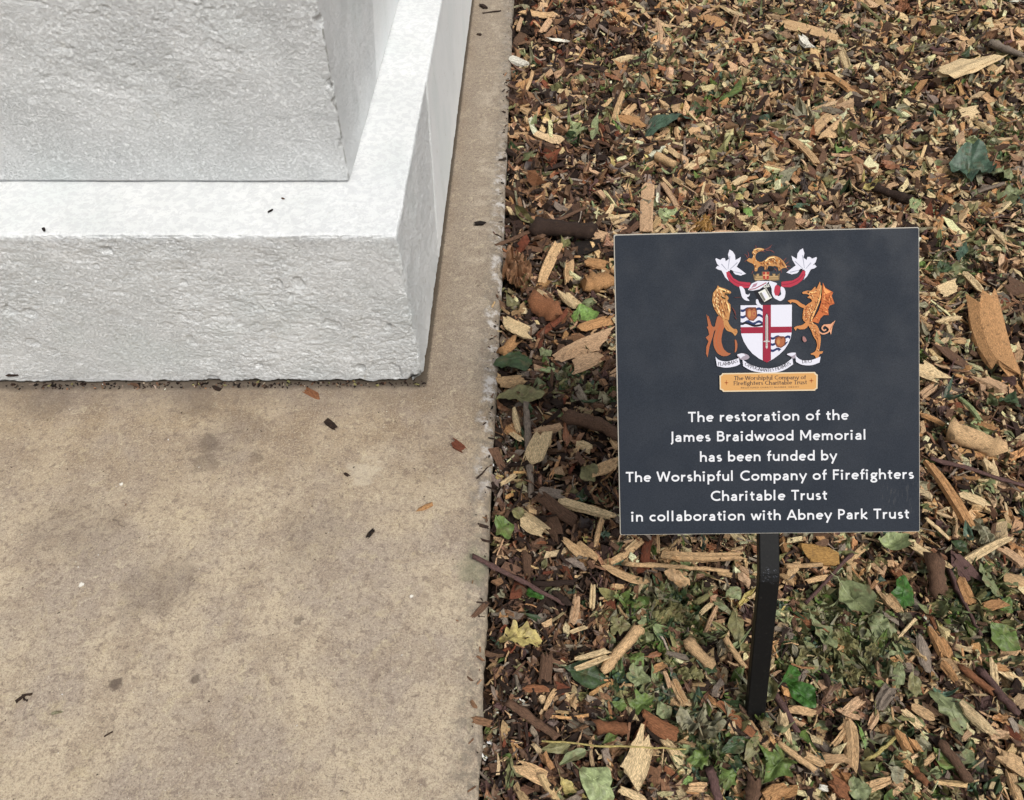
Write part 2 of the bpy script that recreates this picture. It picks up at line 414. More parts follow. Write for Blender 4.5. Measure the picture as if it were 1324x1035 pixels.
vs = np.concatenate([np.linspace(0, .0085, 6), np.linspace(.01, 1.2, 260), np.linspace(1.22, 2.3, 30)])
zs = np.concatenate([np.linspace(0, .02, 16), np.linspace(.022, .42, 205), np.linspace(.44, 1.38, 30), np.linspace(1.3915, 1.4, 4)])
me = block('upper_block', (-.345, 1.311, 0), 2.3, 2.3, .401, 1.4, 0.0, us, vs, zs, disp_up, r=.005)
link('upper_block', me, M_PAINT, plinth)

# ------------------------------------------------------------------ sign: plane, post, print
BEND = gp(993.5, 745, .25)
BASE = gp(976, 922, 0.0)
def vp(a, b, c, d):
    l1 = np.cross([*a, 1], [*b, 1]); l2 = np.cross([*c, 1], [*d, 1]); p = np.cross(l1, l2); p = p[:2]/p[2]
    r = ray(*p); return r/np.linalg.norm(r)
SC = [(793.5, 303.5), (1188.3, 293.8), (1189.3, 687.5), (801.8, 692.0)]     # tl tr br bl
su = vp(SC[0], SC[1], SC[3], SC[2]); sd = vp(SC[0], SC[3], SC[1], SC[2])
if su[0] < 0: su = -su
if sd[2] > 0: sd = -sd
# soften the measured convergence a little towards a true right angle
sn = np.cross(su, -sd); sn /= np.linalg.norm(sn)
if sn[2] < 0: sn = -sn
UPL = -sd/np.linalg.norm(sd)                                   # up within the sign plane
SU = np.cross(UPL, sn); SU /= np.linalg.norm(SU)
# plane passes just in front of the bar
S0 = BEND + sn*.0125
def sp(u, v, off=0.0):
    """point of the sign plane seen at photo pixel (u, v), off metres proud of it"""
    r = ray(u, v); t = np.dot(S0-CAM, sn)/np.dot(r, sn); return CAM + r*t + sn*off
sign = empty('memorial_sign', tuple(BASE))
tag(sign, 'square dark navy sign with coloured crest and white lettering on a black metal post', 'sign')
M_NAVY = None
def mat_navy():
    m = NT('navy_print', .6, .12)
    n = m.noise(700, 3, .7); big = m.noise(9, 3, .6)
    col = m.mix(m.ramp(n, .3, .7), lin(31, 36, 44), lin(44, 50, 59))
    col = m.mix(m.ramp(big, .4, .65, 0, .0), col, lin(62, 66, 76))
    c = sp(1166, 640)
    sc = m.noise(60, 4, .7, vec=m.vmul(m.oc, (6, 1, 1)))
    col = m.mix(m.math('MULTIPLY', m.blob(tuple(c), .045, .6, 30), m.ramp(sc, .52, .66, 0, .08)), col, lin(150, 148, 140))
    return m.done(col, m.bump(n, .0002, .5), m.ramp(m.noise(14, 4, .6), .35, .65, .5, .65))
M_NAVY = mat_navy()
M_EDGE = flat('pale_board_edge', lin(168, 163, 152), .6)
def board(name, corners, t0, t1, mat, parent, rnd=.0025, seg=4):
    """slab between plane offsets t0 < t1 with slightly rounded corners"""
    c = [sp(*q) for q in corners]; out = []
    for i in range(4):
        a, b, d = c[i], c[i-1], c[(i+1) % 4]
        e1 = (b-a)/np.linalg.norm(b-a); e2 = (d-a)/np.linalg.norm(d-a)
        for k in range(seg+1):
            th = math.pi/2*k/seg; cc = a+(e1+e2)*rnd
            out.append(cc - rnd*(e2*math.cos(th)*1.0) - rnd*(e1*math.sin(th)))
    n = len(out)
    V = [p+sn*t1 for p in out]+[p+sn*t0 for p in out]
    Fc = [tuple(range(n))[::-1], tuple(range(n, 2*n))] + [(i, (i+1) % n, n+(i+1) % n, n+i) for i in range(n)]
    me = mesh_py(name, V, Fc); o = link(name, me, mat, parent); return o
board('backing_board', SC, -.0045, 0, M_EDGE, sign)
ins = [(SC[0][0]+1.3, SC[0][1]+1.5), (SC[1][0]-.9, SC[1][1]+1.3), (SC[2][0]-.8, SC[2][1]-.6), (SC[3][0]+1.0, SC[3][1]-.6)]
board('printed_face', ins, .0001, .0006, M_NAVY, sign)
FACE = .0006

def mat_post():
    m = NT('black_painted_steel', .4, .2)
    n = m.noise(240, 4, .7)
    col = m.mix(m.ramp(n, .55, .75), (.006, .006, .006), (.018, .017, .015))
    col = m.mix(m.ramp(m.noise(60, 4, .7), .66, .74, 0, .5), col, (.05, .045, .04))
    st = m.math('MULTIPLY', m.blob(tuple(BEND+np.array([0, -.008, .012])), .016, .8, 160), m.ramp(m.noise(420, 3, .7), .58, .66))
    col = m.mix(m.math('MULTIPLY', st, .6), col, (.25, .27, .32))
    return m.done(col, m.bump(n, .0003, .6))
M_POST = mat_post()
def sweep(path, wdir, hw, hd, bev=.0016):
    V, Fc = [], []
    path = [np.array(p, float) for p in path]
    for i, p in enumerate(path):
        t = path[min(i+1, len(path)-1)]-path[max(i-1, 0)]; t /= np.linalg.norm(t)
        dd = np.cross(wdir, t); dd /= np.linalg.norm(dd); ww = np.cross(t, dd)
        b = bev
        for a_, c_ in ((-hw+b, -hd), (hw-b, -hd), (hw, -hd+b), (hw, hd-b), (hw-b, hd), (-hw+b, hd), (-hw, hd-b), (-hw, -hd+b)):
            V.append(p+ww*a_+dd*c_)
    n = 8
    for i in range(len(path)-1):
        for k in range(n): Fc.append((i*n+k, i*n+(k+1) % n, (i+1)*n+(k+1) % n, (i+1)*n+k))
    Fc.append(tuple(range(n))[::-1]); Fc.append(tuple(range((len(path)-1)*n, len(path)*n)))
    return V, Fc
dn = BASE-BEND
up_end = BEND + UPL*.33
pth = [BASE + dn*.35]
for s_ in np.linspace(0, .95, 8): pth.append(BASE + (BEND-BASE)*s_)
d1 = (BEND-BASE)/np.linalg.norm(BEND-BASE)
pth += [BEND - d1*.006 + 0*UPL, BEND + UPL*.006, BEND+UPL*.05, up_end]
V, Fc = sweep(pth, SU, .0155, .0075)
me = mesh_py('post', V, Fc); o = link('post', me, M_POST, sign)

# ---- flat print helper: local offsets in layers
_layer = [0]
def nxt():
    _layer[0] += 1; return FACE + .00008 + .000006*_layer[0]
def poly_to(V, Fc, pts3):
    b = len(V); V += pts3
    e1 = SU; e2 = UPL
    p2 = [Vector((float(np.dot(p, e1)), float(np.dot(p, e2)), 0)) for p in pts3]
    for t in tessellate_polygon([p2]):
        a, c, d = [p2[i] for i in t]
        if (c-a).cross(d-a).z < 0: t = t[::-1]
        Fc.append(tuple(b+i for i in t))
def smooth_pts(pts, it=1):
    for _ in range(it):
        out = []
        for i in range(len(pts)):
            a = pts[i]; b = pts[(i+1) % len(pts)]
            out += [(a[0]*.8+b[0]*.2, a[1]*.8+b[1]*.2), (a[0]*.2+b[0]*.8, a[1]*.2+b[1]*.8)]
        pts = out
    return pts
def zc(p): return (890+p[0]/5.048, 310+p[1]/5.048)      # crest tracing units -> photo px
PM = {}
def pm(rgb, rough=.55):
    if rgb not in PM: PM[rgb] = flat('print_ink_%s' % ['white', 'red', 'blue', 'gold', 'orange', 'brown', 'silver', 'grey', 'black', 'cream', 'pink', 'shade', 'tan', 'rust', 'dark', 'sand', 'amber', 'bronze', 'plum', 'ivory'][len(PM) % 20], lin(*rgb), .6, .12)
    return PM[rgb]
def art(name, parent, shapes, sm=0):
    """one part: list of (rgb, [polygons]) -> one mesh with several inks, each ink a hair above the last"""
    V, Fc, mi, mats = [], [], [], []
    for rgb, polys in shapes:
        mt = pm(rgb)
        if mt not in mats: mats.append(mt)
        for pl in polys:
            off = nxt(); n0 = len(Fc)
            if sm: pl = smooth_pts(pl, sm)
            poly_to(V, Fc, [sp(*zc(q), off) for q in pl]); mi += [mats.index(mt)]*(len(Fc)-n0)
    me = mesh_py(name, V, Fc)
    for m_ in mats: me.materials.append(m_)
    me.polygons.foreach_set('material_index', mi)
    o = bpy.data.objects.new(name, me); COL.objects.link(o); o.parent = parent
    pl = parent.matrix_world if False else None
    base = np.array(sign.location) if parent is not None else 0
    o.location = [-float(c) for c in base] if parent is sign else (0, 0, 0)
    return o
def band(pts, wd):
    """ribbon polygon round a polyline; wd = width or per-point widths"""
    n = len(pts); wd = [wd]*n if not hasattr(wd, '__len__') else wd
    L_, R_ = [], []
    for i in range(n):
        a = pts[max(i-1, 0)]; b = pts[min(i+1, n-1)]
        tx, ty = b[0]-a[0], b[1]-a[1]; l = math.hypot(tx, ty) or 1
        nx, ny = -ty/l*wd[i]/2, tx/l*wd[i]/2
        L_.append((pts[i][0]+nx, pts[i][1]+ny)); R_.append((pts[i][0]-nx, pts[i][1]-ny))
    return L_+R_[::-1]
def curve(pts, n=6):
    out = []
    P = [pts[0]]+list(pts)+[pts[-1]]
    for i in range(1, len(P)-2):
        for k in range(n):
            t = k/n; a, b, c, d = P[i-1], P[i], P[i+1], P[i+2]
            out.append(tuple(.5*((2*b[j])+(-a[j]+c[j])*t+(2*a[j]-5*b[j]+4*c[j]-d[j])*t*t+(-a[j]+3*b[j]-3*c[j]+d[j])*t**3) for j in (0, 1)))
    out.append(tuple(pts[-1])); return out

def inside(p, L):
    c = False; j = len(L)-1
    for i in range(len(L)):
        if (L[i][1] > p[1]) != (L[j][1] > p[1]) and p[0] < (L[j][0]-L[i][0])*(p[1]-L[i][1])/(L[j][1]-L[i][1])+L[i][0]: c = not c
        j = i
    return c
def hatch(L, n, ln, wd, ang=70, spread=40, seed=1):
    '''short engraved strokes kept inside an outline'''
    r = random.Random(seed); out = []; xs_ = [p[0] for p in L]; ys_ = [p[1] for p in L]; tries = 0
    while len(out) < n and tries < n*30:
        tries += 1
        x, y = r.uniform(min(xs_), max(xs_)), r.uniform(min(ys_), max(ys_)); a = math.radians(ang+r.uniform(-spread, spread)); l = ln*r.uniform(.5, 1.2)
        q = (x+math.cos(a)*l, y+math.sin(a)*l); k = r.uniform(-.18, .18)*l; md = ((x+q[0])/2+k, (y+q[1])/2)
        if inside((x, y), L) and inside(q, L) and inside(md, L): out.append(band([(x, y), md, q], [wd*.3, wd, wd*.3]))
    return out
WH, RED, BLU = (206, 206, 216), (140, 34, 54), (36, 48, 88)
GLD, ORG, BRN, SIL = (178, 128, 78), (158, 94, 62), (108, 60, 40), (180, 180, 174)
BLK, CRM, PNK = (24, 24, 30), (232, 214, 176), (196, 150, 160)
shield = [(340, 430), (675, 425), (674, 600), (668, 640), (652, 680), (628, 716), (596, 748), (556, 778), (512, 803), (462, 778), (418, 745), (388, 710), (362, 668), (346, 625), (341, 590)]
crest = art('crest', sign, [(BLK, [[(p[0]+(p[0]-507)*.025, p[1]+(p[1]-600)*.018) for p in shield]]), (WH, [shield])])
def waves(x0, x1, ys, amp, th, ph=0, lx=None):
    out = []
    for k, y in enumerate(ys):
        n = 14; top = []; bot = []
        for i in range(n+1):
            x = x0+(x1-x0)*i/n; s_ = math.sin((x-x0)/(x1-x0)*4*math.pi+ph)*amp
            xb = x if lx is None else min(x, lx(y+s_)); 
            top.append((xb, y+s_)); bot.append((xb if lx is None else min(x, lx(y+th+s_)), y+th+s_))
        out.append(top+bot[::-1])
    return out
sheg = lambda y: 673 if y < 610 else 673-((y-610)/170)**1.7*150
art('shield_field', crest, [
    (BLU, waves(341, 484, (450, 492, 534), 8, 17, .6)), (BLK, [curve([(341, 548), (375, 538), (430, 556), (484, 548)])+curve([(484, 562), (430, 570), (375, 552), (341, 560)])]),
    (BLU, waves(538, 674, (632, 672, 712), 7, 16, .6, sheg)),
    (BRN, [[(372, 455), (395, 442), (440, 442), (448, 470), (448, 508), (425, 532), (395, 528), (372, 500)]]),
    (ORG, [smooth_pts([(382, 468), (398, 450), (412, 466), (428, 448), (442, 470), (442, 505), (420, 525), (398, 520), (382, 500)])]),
    (GLD, [smooth_pts([(390, 470), (404, 462), (410, 490), (400, 514), (388, 498)]), [(418, 470), (436, 470), (436, 496), (418, 496)]]), (RED, [[(424, 474), (432, 474), (432, 492), (424, 492)]]),
    (BRN, [[(566, 640), (590, 630), (625, 632), (636, 655), (630, 690), (605, 708), (575, 700), (562, 670)]]),
    (ORG, [smooth_pts([(574, 650), (590, 636), (606, 650), (622, 638), (628, 662), (622, 688), (600, 702), (580, 692), (570, 668)])]),
    (GLD, [smooth_pts([(580, 655), (592, 650), (598, 672), (588, 690), (576, 675)])])])
art('red_cross', crest, [(RED, [[(484, 428), (538, 427), (538, 787), (512, 803), (485, 789)], [(340, 572), (486, 571), (486, 612), (344, 613)], [(536, 570), (674, 568), (673, 607), (536, 611)]]),
    ((120, 30, 50), [[(484, 612), (488, 612), (488, 790), (484, 788)], [(534, 612), (538, 612), (538, 786), (534, 789)]])])
art('sword', crest, [(BLK, [[(500, 500), (511, 478), (522, 500), (522, 664), (500, 664)]]), (SIL, [[(503, 502), (511, 484), (519, 502), (519, 662), (503, 662)]]), (RED, [[(509.5, 505), (512.5, 505), (512.5, 655), (509.5, 655)]]),
    (SIL, [[(490, 661), (530, 661), (530, 669), (490, 669)], [(505, 669), (516, 669), (518, 704), (511, 714), (503, 704)]]), (BRN, [[(506, 676), (515, 674), (515, 678), (506, 680)], [(506, 688), (515, 686), (515, 690), (506, 692)]])])
# mantling
Lf = [(180, 122), (208, 134), (222, 122), (238, 122), (243, 142), (264, 128), (258, 98), (268, 66), (288, 78), (303, 100), (307, 135), (326, 124), (342, 114), (336, 142), (314, 178), (345, 200), (376, 224), (340, 236), (306, 228), (285, 208), (258, 205), (250, 238), (264, 272), (240, 248), (216, 203), (192, 196), (178, 186), (190, 172), (204, 178), (186, 158), (176, 130)]
mir = lambda L, c=1016, dy=0: [(c-x, y+dy) for x, y in L]
red_l = [(246, 214), (264, 208), (276, 228), (292, 252), (330, 274), (404, 282), (404, 316), (345, 318), (300, 298), (268, 272), (250, 242)]
lines = [[(250, 200), (215, 160)], [(258, 196), (270, 110)], [(268, 198), (320, 150)], [(275, 205), (350, 222)]]
blk_ = smooth_pts([(268, 198), (285, 200), (296, 214), (285, 226), (272, 214)]); crv_ = curve([(262, 232), (290, 268), (345, 294), (400, 300)])
art('mantling', crest, [
    (WH, [Lf]), ((150, 152, 165), [band(l, [3, 7]) for l in lines]), (BLK, [blk_]), ((166, 48, 66), [red_l]), ((130, 34, 54), [band(crv_, 5)]),
    (WH, [smooth_pts([(330, 304), (352, 308), (368, 330), (372, 356), (390, 362), (402, 350), (396, 372), (378, 378), (402, 402), (370, 398), (348, 376), (340, 340)])])])
art('mantling', crest, [
    (WH, [mir(Lf, 1014, -8)]), ((150, 152, 165), [band(mir(l, 1014, -8), [3, 7]) for l in lines]), (BLK, [mir(blk_, 1014, -8)]), ((166, 48, 66), [mir(red_l, 1010, -6)]), ((130, 34, 54), [band(mir(crv_, 1010, -6), 5)]),
    ((166, 48, 66), [smooth_pts([(545, 290), (602, 305), (596, 345), (575, 388), (556, 352)])]),
    (WH, [smooth_pts([(522, 268), (552, 276), (582, 288), (562, 306), (556, 350), (592, 398), (558, 384), (538, 340)]), smooth_pts([(602, 304), (626, 318), (634, 345), (626, 385), (600, 404), (572, 390), (572, 362), (588, 372), (606, 360), (600, 330)])])])
# helmet
art('helmet', crest, [
    (BLK, [smooth_pts([(425, 330), (445, 300), (500, 280), (540, 300), (548, 392), (500, 418), (455, 400)])]),
    (WH, [[(388, 330), (412, 288), (452, 270), (528, 272), (500, 300), (462, 326), (420, 334)]]), (RED, [band([(396, 326), (432, 322), (470, 302), (508, 282)], 6)]),
    ((160, 120, 136), [[(408, 318), (424, 292), (452, 282), (440, 306)]]),
    ((214, 214, 206), [[(455, 345), (508, 318), (544, 380), (494, 408)]]), ((120, 118, 110), [[(462, 352), (476, 344), (504, 396), (492, 402)], [(500, 326), (508, 322), (538, 376), (530, 380)]]),
    (WH, [[(480, 350), (494, 340), (518, 378), (502, 388)], smooth_pts([(440, 392), (452, 388), (462, 416), (476, 428), (456, 434), (440, 418)])]),
    (SIL, [[(486, 300), (524, 290), (530, 308), (492, 318)]]), (BLK, [[(500, 300), (506, 298), (506, 304), (500, 306)], [(513, 296), (519, 294), (519, 300), (513, 302)]])])
# mural crown and beast
crown = [(420, 222), (434, 236), (446, 222), (462, 222), (462, 236), (478, 236), (478, 210), (530, 210), (530, 236), (546, 236), (546, 222), (566, 222), (572, 236), (596, 220), (592, 266), (560, 272), (500, 264), (440, 272), (428, 262)]
art('crown', crest, [((112, 92, 66), [crown]), ((178, 148, 104), [[(436, 242), (586, 240), (584, 248), (438, 250)], [(432, 256), (588, 254), (586, 260), (434, 264)], [(446, 228), (458, 228), (458, 238), (446, 238)], [(552, 228), (564, 228), (564, 238), (552, 238)]]),
    ((156, 60, 48), [[(484, 212), (526, 212), (524, 258), (505, 262), (486, 258)]]), ((210, 170, 120), [[(502, 214), (508, 214), (508, 256), (502, 256)], [(486, 230), (524, 230), (524, 236), (486, 236)]])])
beast = [(378, 138), (394, 120), (412, 128), (424, 104), (412, 88), (430, 60), (462, 54), (496, 62), (492, 72), (462, 78), (442, 92), (434, 118), (446, 140), (470, 150), (500, 136), (520, 114), (552, 106), (590, 116), (618, 140), (636, 168), (640, 186), (618, 186), (600, 198), (588, 206), (584, 186), (566, 172), (552, 176), (520, 170), (512, 196), (496, 200), (492, 178), (470, 170), (452, 186), (448, 208), (430, 208), (432, 176), (420, 158), (398, 150)]
fl = []
for (x, y, dx, dy) in ((385, 120, -22, -26), (392, 112, -8, -36), (380, 135, -14, 10), (470, 75, 34, 10), (500, 66, 40, -14), (505, 70, 44, 6), (520, 60, 26, -26), (540, 74, 20, 18), (636, 160, 20, -16), (640, 175, 26, 4), (636, 186, 16, 18), (420, 206, -10, 20), (462, 160, 10, 26), (560, 190, 14, 22), (600, 200, 6, 20), (440, 56, -6, -18), (620, 140, 18, -20)):
    fl.append(band([(x, y), (x+dx*.5+3, y+dy*.5-3), (x+dx, y+dy)], [6, 4, 1]))
art('gold_beast', crest, [((118, 66, 62), fl), (GLD, [smooth_pts(beast)]), ((176, 112, 52), [band(curve([(446, 140), (480, 158), (530, 150), (580, 140), (610, 160)]), [2, 5, 6, 7, 8, 9, 9, 9, 9, 9, 9, 9, 9, 9, 9, 9, 9, 9, 9, 9, 8, 7, 5, 3, 2][:25]), band([(432, 120), (424, 150), (436, 180), (440, 200)], 6), band([(570, 130), (596, 150), (604, 182)], 7)]),
    ((112, 66, 40), hatch(beast, 40, 22, 5, 60, 50, 10)), ((84, 50, 44), hatch(beast, 16, 16, 5, 80, 40, 11)), ((240, 206, 150), hatch(beast, 14, 16, 4, 60, 50, 12)),
    ((236, 208, 150), [band(curve([(500, 142), (528, 122), (560, 116)]), 7), band([(424, 70), (448, 62), (480, 64)], 4)]), (BLK, [[(448, 64), (456, 64), (456, 68), (448, 68)], smooth_pts([(520, 182), (545, 178), (556, 190), (550, 206), (528, 206)])])])
# sea-lion
lionb = [(190, 300), (200, 310), (240, 322), (272, 338), (278, 346), (268, 358), (244, 362), (256, 372), (262, 384), (252, 400), (272, 424), (276, 455), (268, 490), (262, 528), (242, 520), (230, 536), (212, 512), (188, 486), (164, 446), (154, 400), (160, 350), (184, 318)]
art('golden_lion', crest, [
    (ORG, [smooth_pts([(190, 490), (240, 515), (246, 560), (214, 600), (176, 600), (170, 570)])]),
    (ORG, [smooth_pts([(216, 530), (236, 560), (222, 600), (212, 660), (226, 712), (252, 738), (278, 744), (254, 760), (220, 762), (186, 742), (164, 700), (160, 652), (176, 590), (196, 550)]),
           [(116, 486), (132, 520), (142, 552), (160, 572), (176, 566), (190, 536), (186, 570), (166, 600), (156, 640), (146, 668), (136, 700), (130, 736), (124, 770), (114, 745), (116, 700), (130, 664), (112, 640), (134, 622), (128, 590), (118, 572), (128, 566)],
           smooth_pts([(300, 648), (314, 662), (319, 692), (314, 725), (300, 742), (304, 700)])]),
    ((168, 88, 52), [band(curve([(206, 560), (186, 620), (182, 680), (208, 736)]), 7), band(curve([(128, 500), (148, 570), (140, 640), (122, 740)]), 4), band(curve([(222, 570), (205, 640), (206, 700)]), 4)]),
    (GLD, [lionb, smooth_pts([(226, 536), (252, 520), (268, 560), (292, 584), (314, 584), (320, 606), (304, 632), (284, 606), (248, 596), (232, 566)])]),
    ((240, 204, 140), [band(curve([(196, 318), (230, 330), (262, 342)]), 8), band(curve([(236, 400), (258, 430), (262, 470)]), 9), band(curve([(176, 400), (186, 440), (204, 476)]), 7)]),
    ((150, 88, 44), [band(curve([(190, 340), (172, 380), (176, 420)]), 6), band(curve([(206, 350), (190, 400), (200, 450), (222, 492)]), 6), band(curve([(222, 380), (214, 420), (230, 470), (246, 508)]), 6), band(curve([(240, 396), (250, 440), (250, 480)]), 5), band(curve([(160, 400), (174, 446), (200, 480)]), 4),
                        band([(296, 590), (312, 592)], 4), band([(294, 602), (312, 606)], 4), band([(240, 560), (262, 590)], 4)]),
    ((112, 66, 40), hatch(lionb, 34, 34, 5, 75, 30, 3)), ((240, 206, 150), hatch(lionb, 22, 26, 5, 75, 30, 4)), ((84, 48, 34), hatch(lionb, 12, 20, 4, 60, 50, 5)),
    ((60, 52, 30), [smooth_pts([(220, 332), (236, 334), (240, 344), (226, 344)]), [(236, 352), (266, 352), (268, 358), (244, 364)], [(206, 372), (232, 378), (246, 390), (232, 390)]]),
    ((96, 50, 46), [band([(280, 440), (300, 470), (308, 500)], [2, 10, 3]), band([(296, 500), (312, 520)], [2, 6]), band([(300, 380), (340, 378)], 3)])])
# dragon
drag = [(740, 344), (772, 334), (798, 336), (816, 316), (826, 306), (828, 330), (846, 296), (856, 272), (860, 316), (852, 360), (866, 372), (850, 416), (836, 450), (820, 490), (804, 528), (812, 548), (836, 560), (850, 588), (856, 620), (862, 650), (856, 700), (848, 732), (878, 728), (870, 744), (852, 748), (846, 772), (830, 778), (822, 756), (788, 748), (826, 732), (838, 690), (832, 660), (812, 632), (800, 596), (776, 556), (742, 524), (744, 480), (752, 442), (782, 418), (806, 404), (796, 386), (770, 380), (790, 366), (770, 356), (742, 356)]
wing = [(874, 282), (890, 316), (942, 346), (932, 368), (950, 420), (918, 432), (908, 456), (912, 494), (880, 494), (858, 516), (846, 548), (800, 534), (826, 500), (848, 462), (864, 410), (870, 350)]
art('orange_dragon', crest, [
    ((180, 100, 56), [wing]), ((140, 66, 40), [band([(868, 380), (905, 350), (940, 346)], 4), band([(866, 420), (905, 420), (948, 420)], 4), band([(850, 462), (884, 476), (912, 494)], 4), band([(826, 500), (840, 520), (846, 546)], 4)]),
    ((226, 150, 88), [[(880, 300), (890, 322), (928, 344), (880, 362)]]),
    ((186, 124, 74), [smooth_pts(drag), smooth_pts([(642, 402), (668, 392), (706, 396), (736, 420), (764, 432), (752, 450), (722, 438), (700, 416), (672, 408), (664, 420), (656, 408)]), smooth_pts([(684, 578), (700, 566), (740, 560), (768, 536), (788, 548), (764, 584), (724, 588), (706, 578), (696, 598), (690, 584)])]),
    (BLK, [band(curve([(848, 380), (830, 440), (796, 500), (790, 540)]), 4)]),
    ((236, 190, 120), [band(curve([(862, 300), (858, 370), (830, 450), (800, 520)]), [4]*19), band(curve([(776, 344), (800, 346), (824, 350)]), 6)]),
    ((140, 74, 44), [band(curve([(770, 440), (760, 480), (764, 520)]), 5)]+[band([(756, 446+i*13), (786, 440+i*14)], 2.5) for i in range(6)]+[band([(800+i*5, 570+i*16), (826+i*5, 566+i*16)], 3) for i in range(5)]+[band([(810, 350), (838, 356)], 4), band([(800, 370), (826, 372)], 4), band([(840, 640), (846, 720)], 4)]),
    ((112, 66, 40), hatch(drag, 44, 18, 4, 40, 70, 6)), ((240, 206, 150), hatch(drag, 26, 14, 4, 60, 60, 7)), ((150, 78, 42), hatch(wing, 16, 30, 4, 60, 40, 8)), ((232, 160, 100), hatch(wing, 10, 30, 5, 60, 40, 9)),
    ((206, 150, 116), [band(curve([(846, 600), (872, 616), (905, 606), (918, 584), (904, 562), (880, 562), (868, 580), (880, 594), (894, 588)]), 9), [(955, 528), (936, 568), (926, 622), (908, 578), (876, 556), (924, 552)]]),
    ((150, 84, 56), [band([(946, 540), (920, 590)], 3)]), ((150, 108, 104), [smooth_pts([(742, 630), (758, 636), (770, 662), (752, 672), (740, 655)])]),
    (BLK, [smooth_pts([(772, 340), (786, 340), (786, 348), (774, 348)])])])
# motto scroll
art('motto_scroll', crest, [
    ((150, 140, 150), [smooth_pts([(308, 752), (350, 740), (386, 752), (398, 770), (380, 784), (352, 786), (334, 782)]), smooth_pts([(632, 748), (672, 736), (698, 740), (700, 764), (684, 780), (662, 764)])]),
    (WH, [curve([(174, 764), (196, 786), (250, 796), (326, 774)])+curve([(334, 812), (300, 828), (240, 836), (184, 826)]), curve([(350, 782), (404, 818), (480, 838), (560, 836), (624, 812), (674, 774)])+curve([(680, 814), (624, 850), (560, 868), (480, 868), (410, 856), (354, 826)]),
          curve([(694, 756), (728, 784), (790, 788), (858, 764)])+curve([(852, 802), (800, 820), (740, 818), (698, 798)]), smooth_pts([(312, 750), (350, 742), (372, 756), (350, 764), (338, 778), (330, 765)]), smooth_pts([(634, 750), (664, 740), (700, 738), (690, 752), (672, 762)])])])
# gold plate
outer = [(218, 872), (822, 864), (828, 874), (840, 882), (838, 972), (826, 978), (822, 986), (224, 994), (216, 984), (202, 978), (200, 888), (212, 884)]
inner = [(224, 880), (816, 872), (820, 880), (831, 888), (830, 968), (820, 973), (816, 978), (230, 986), (225, 978), (210, 972), (209, 894), (220, 888)]
plate = art('name_plate', crest, [((204, 186, 156), [outer]), ((96, 62, 44), [[(p[0]*.997+1.5, p[1]*.995+4.6) for p in inner]]), ((196, 148, 90), [inner]),
    ((168, 100, 50), [band([(232, 934), (258, 934)], 5), band([(245, 918), (245, 950)], 5), band([(785, 922), (812, 920)], 5), band([(798, 906), (798, 936)], 5)]), ((130, 70, 40), [smooth_pts([(239, 930), (251, 930), (251, 939), (239, 939)]), smooth_pts([(792, 917), (804, 916), (804, 925), (792, 926)])])])

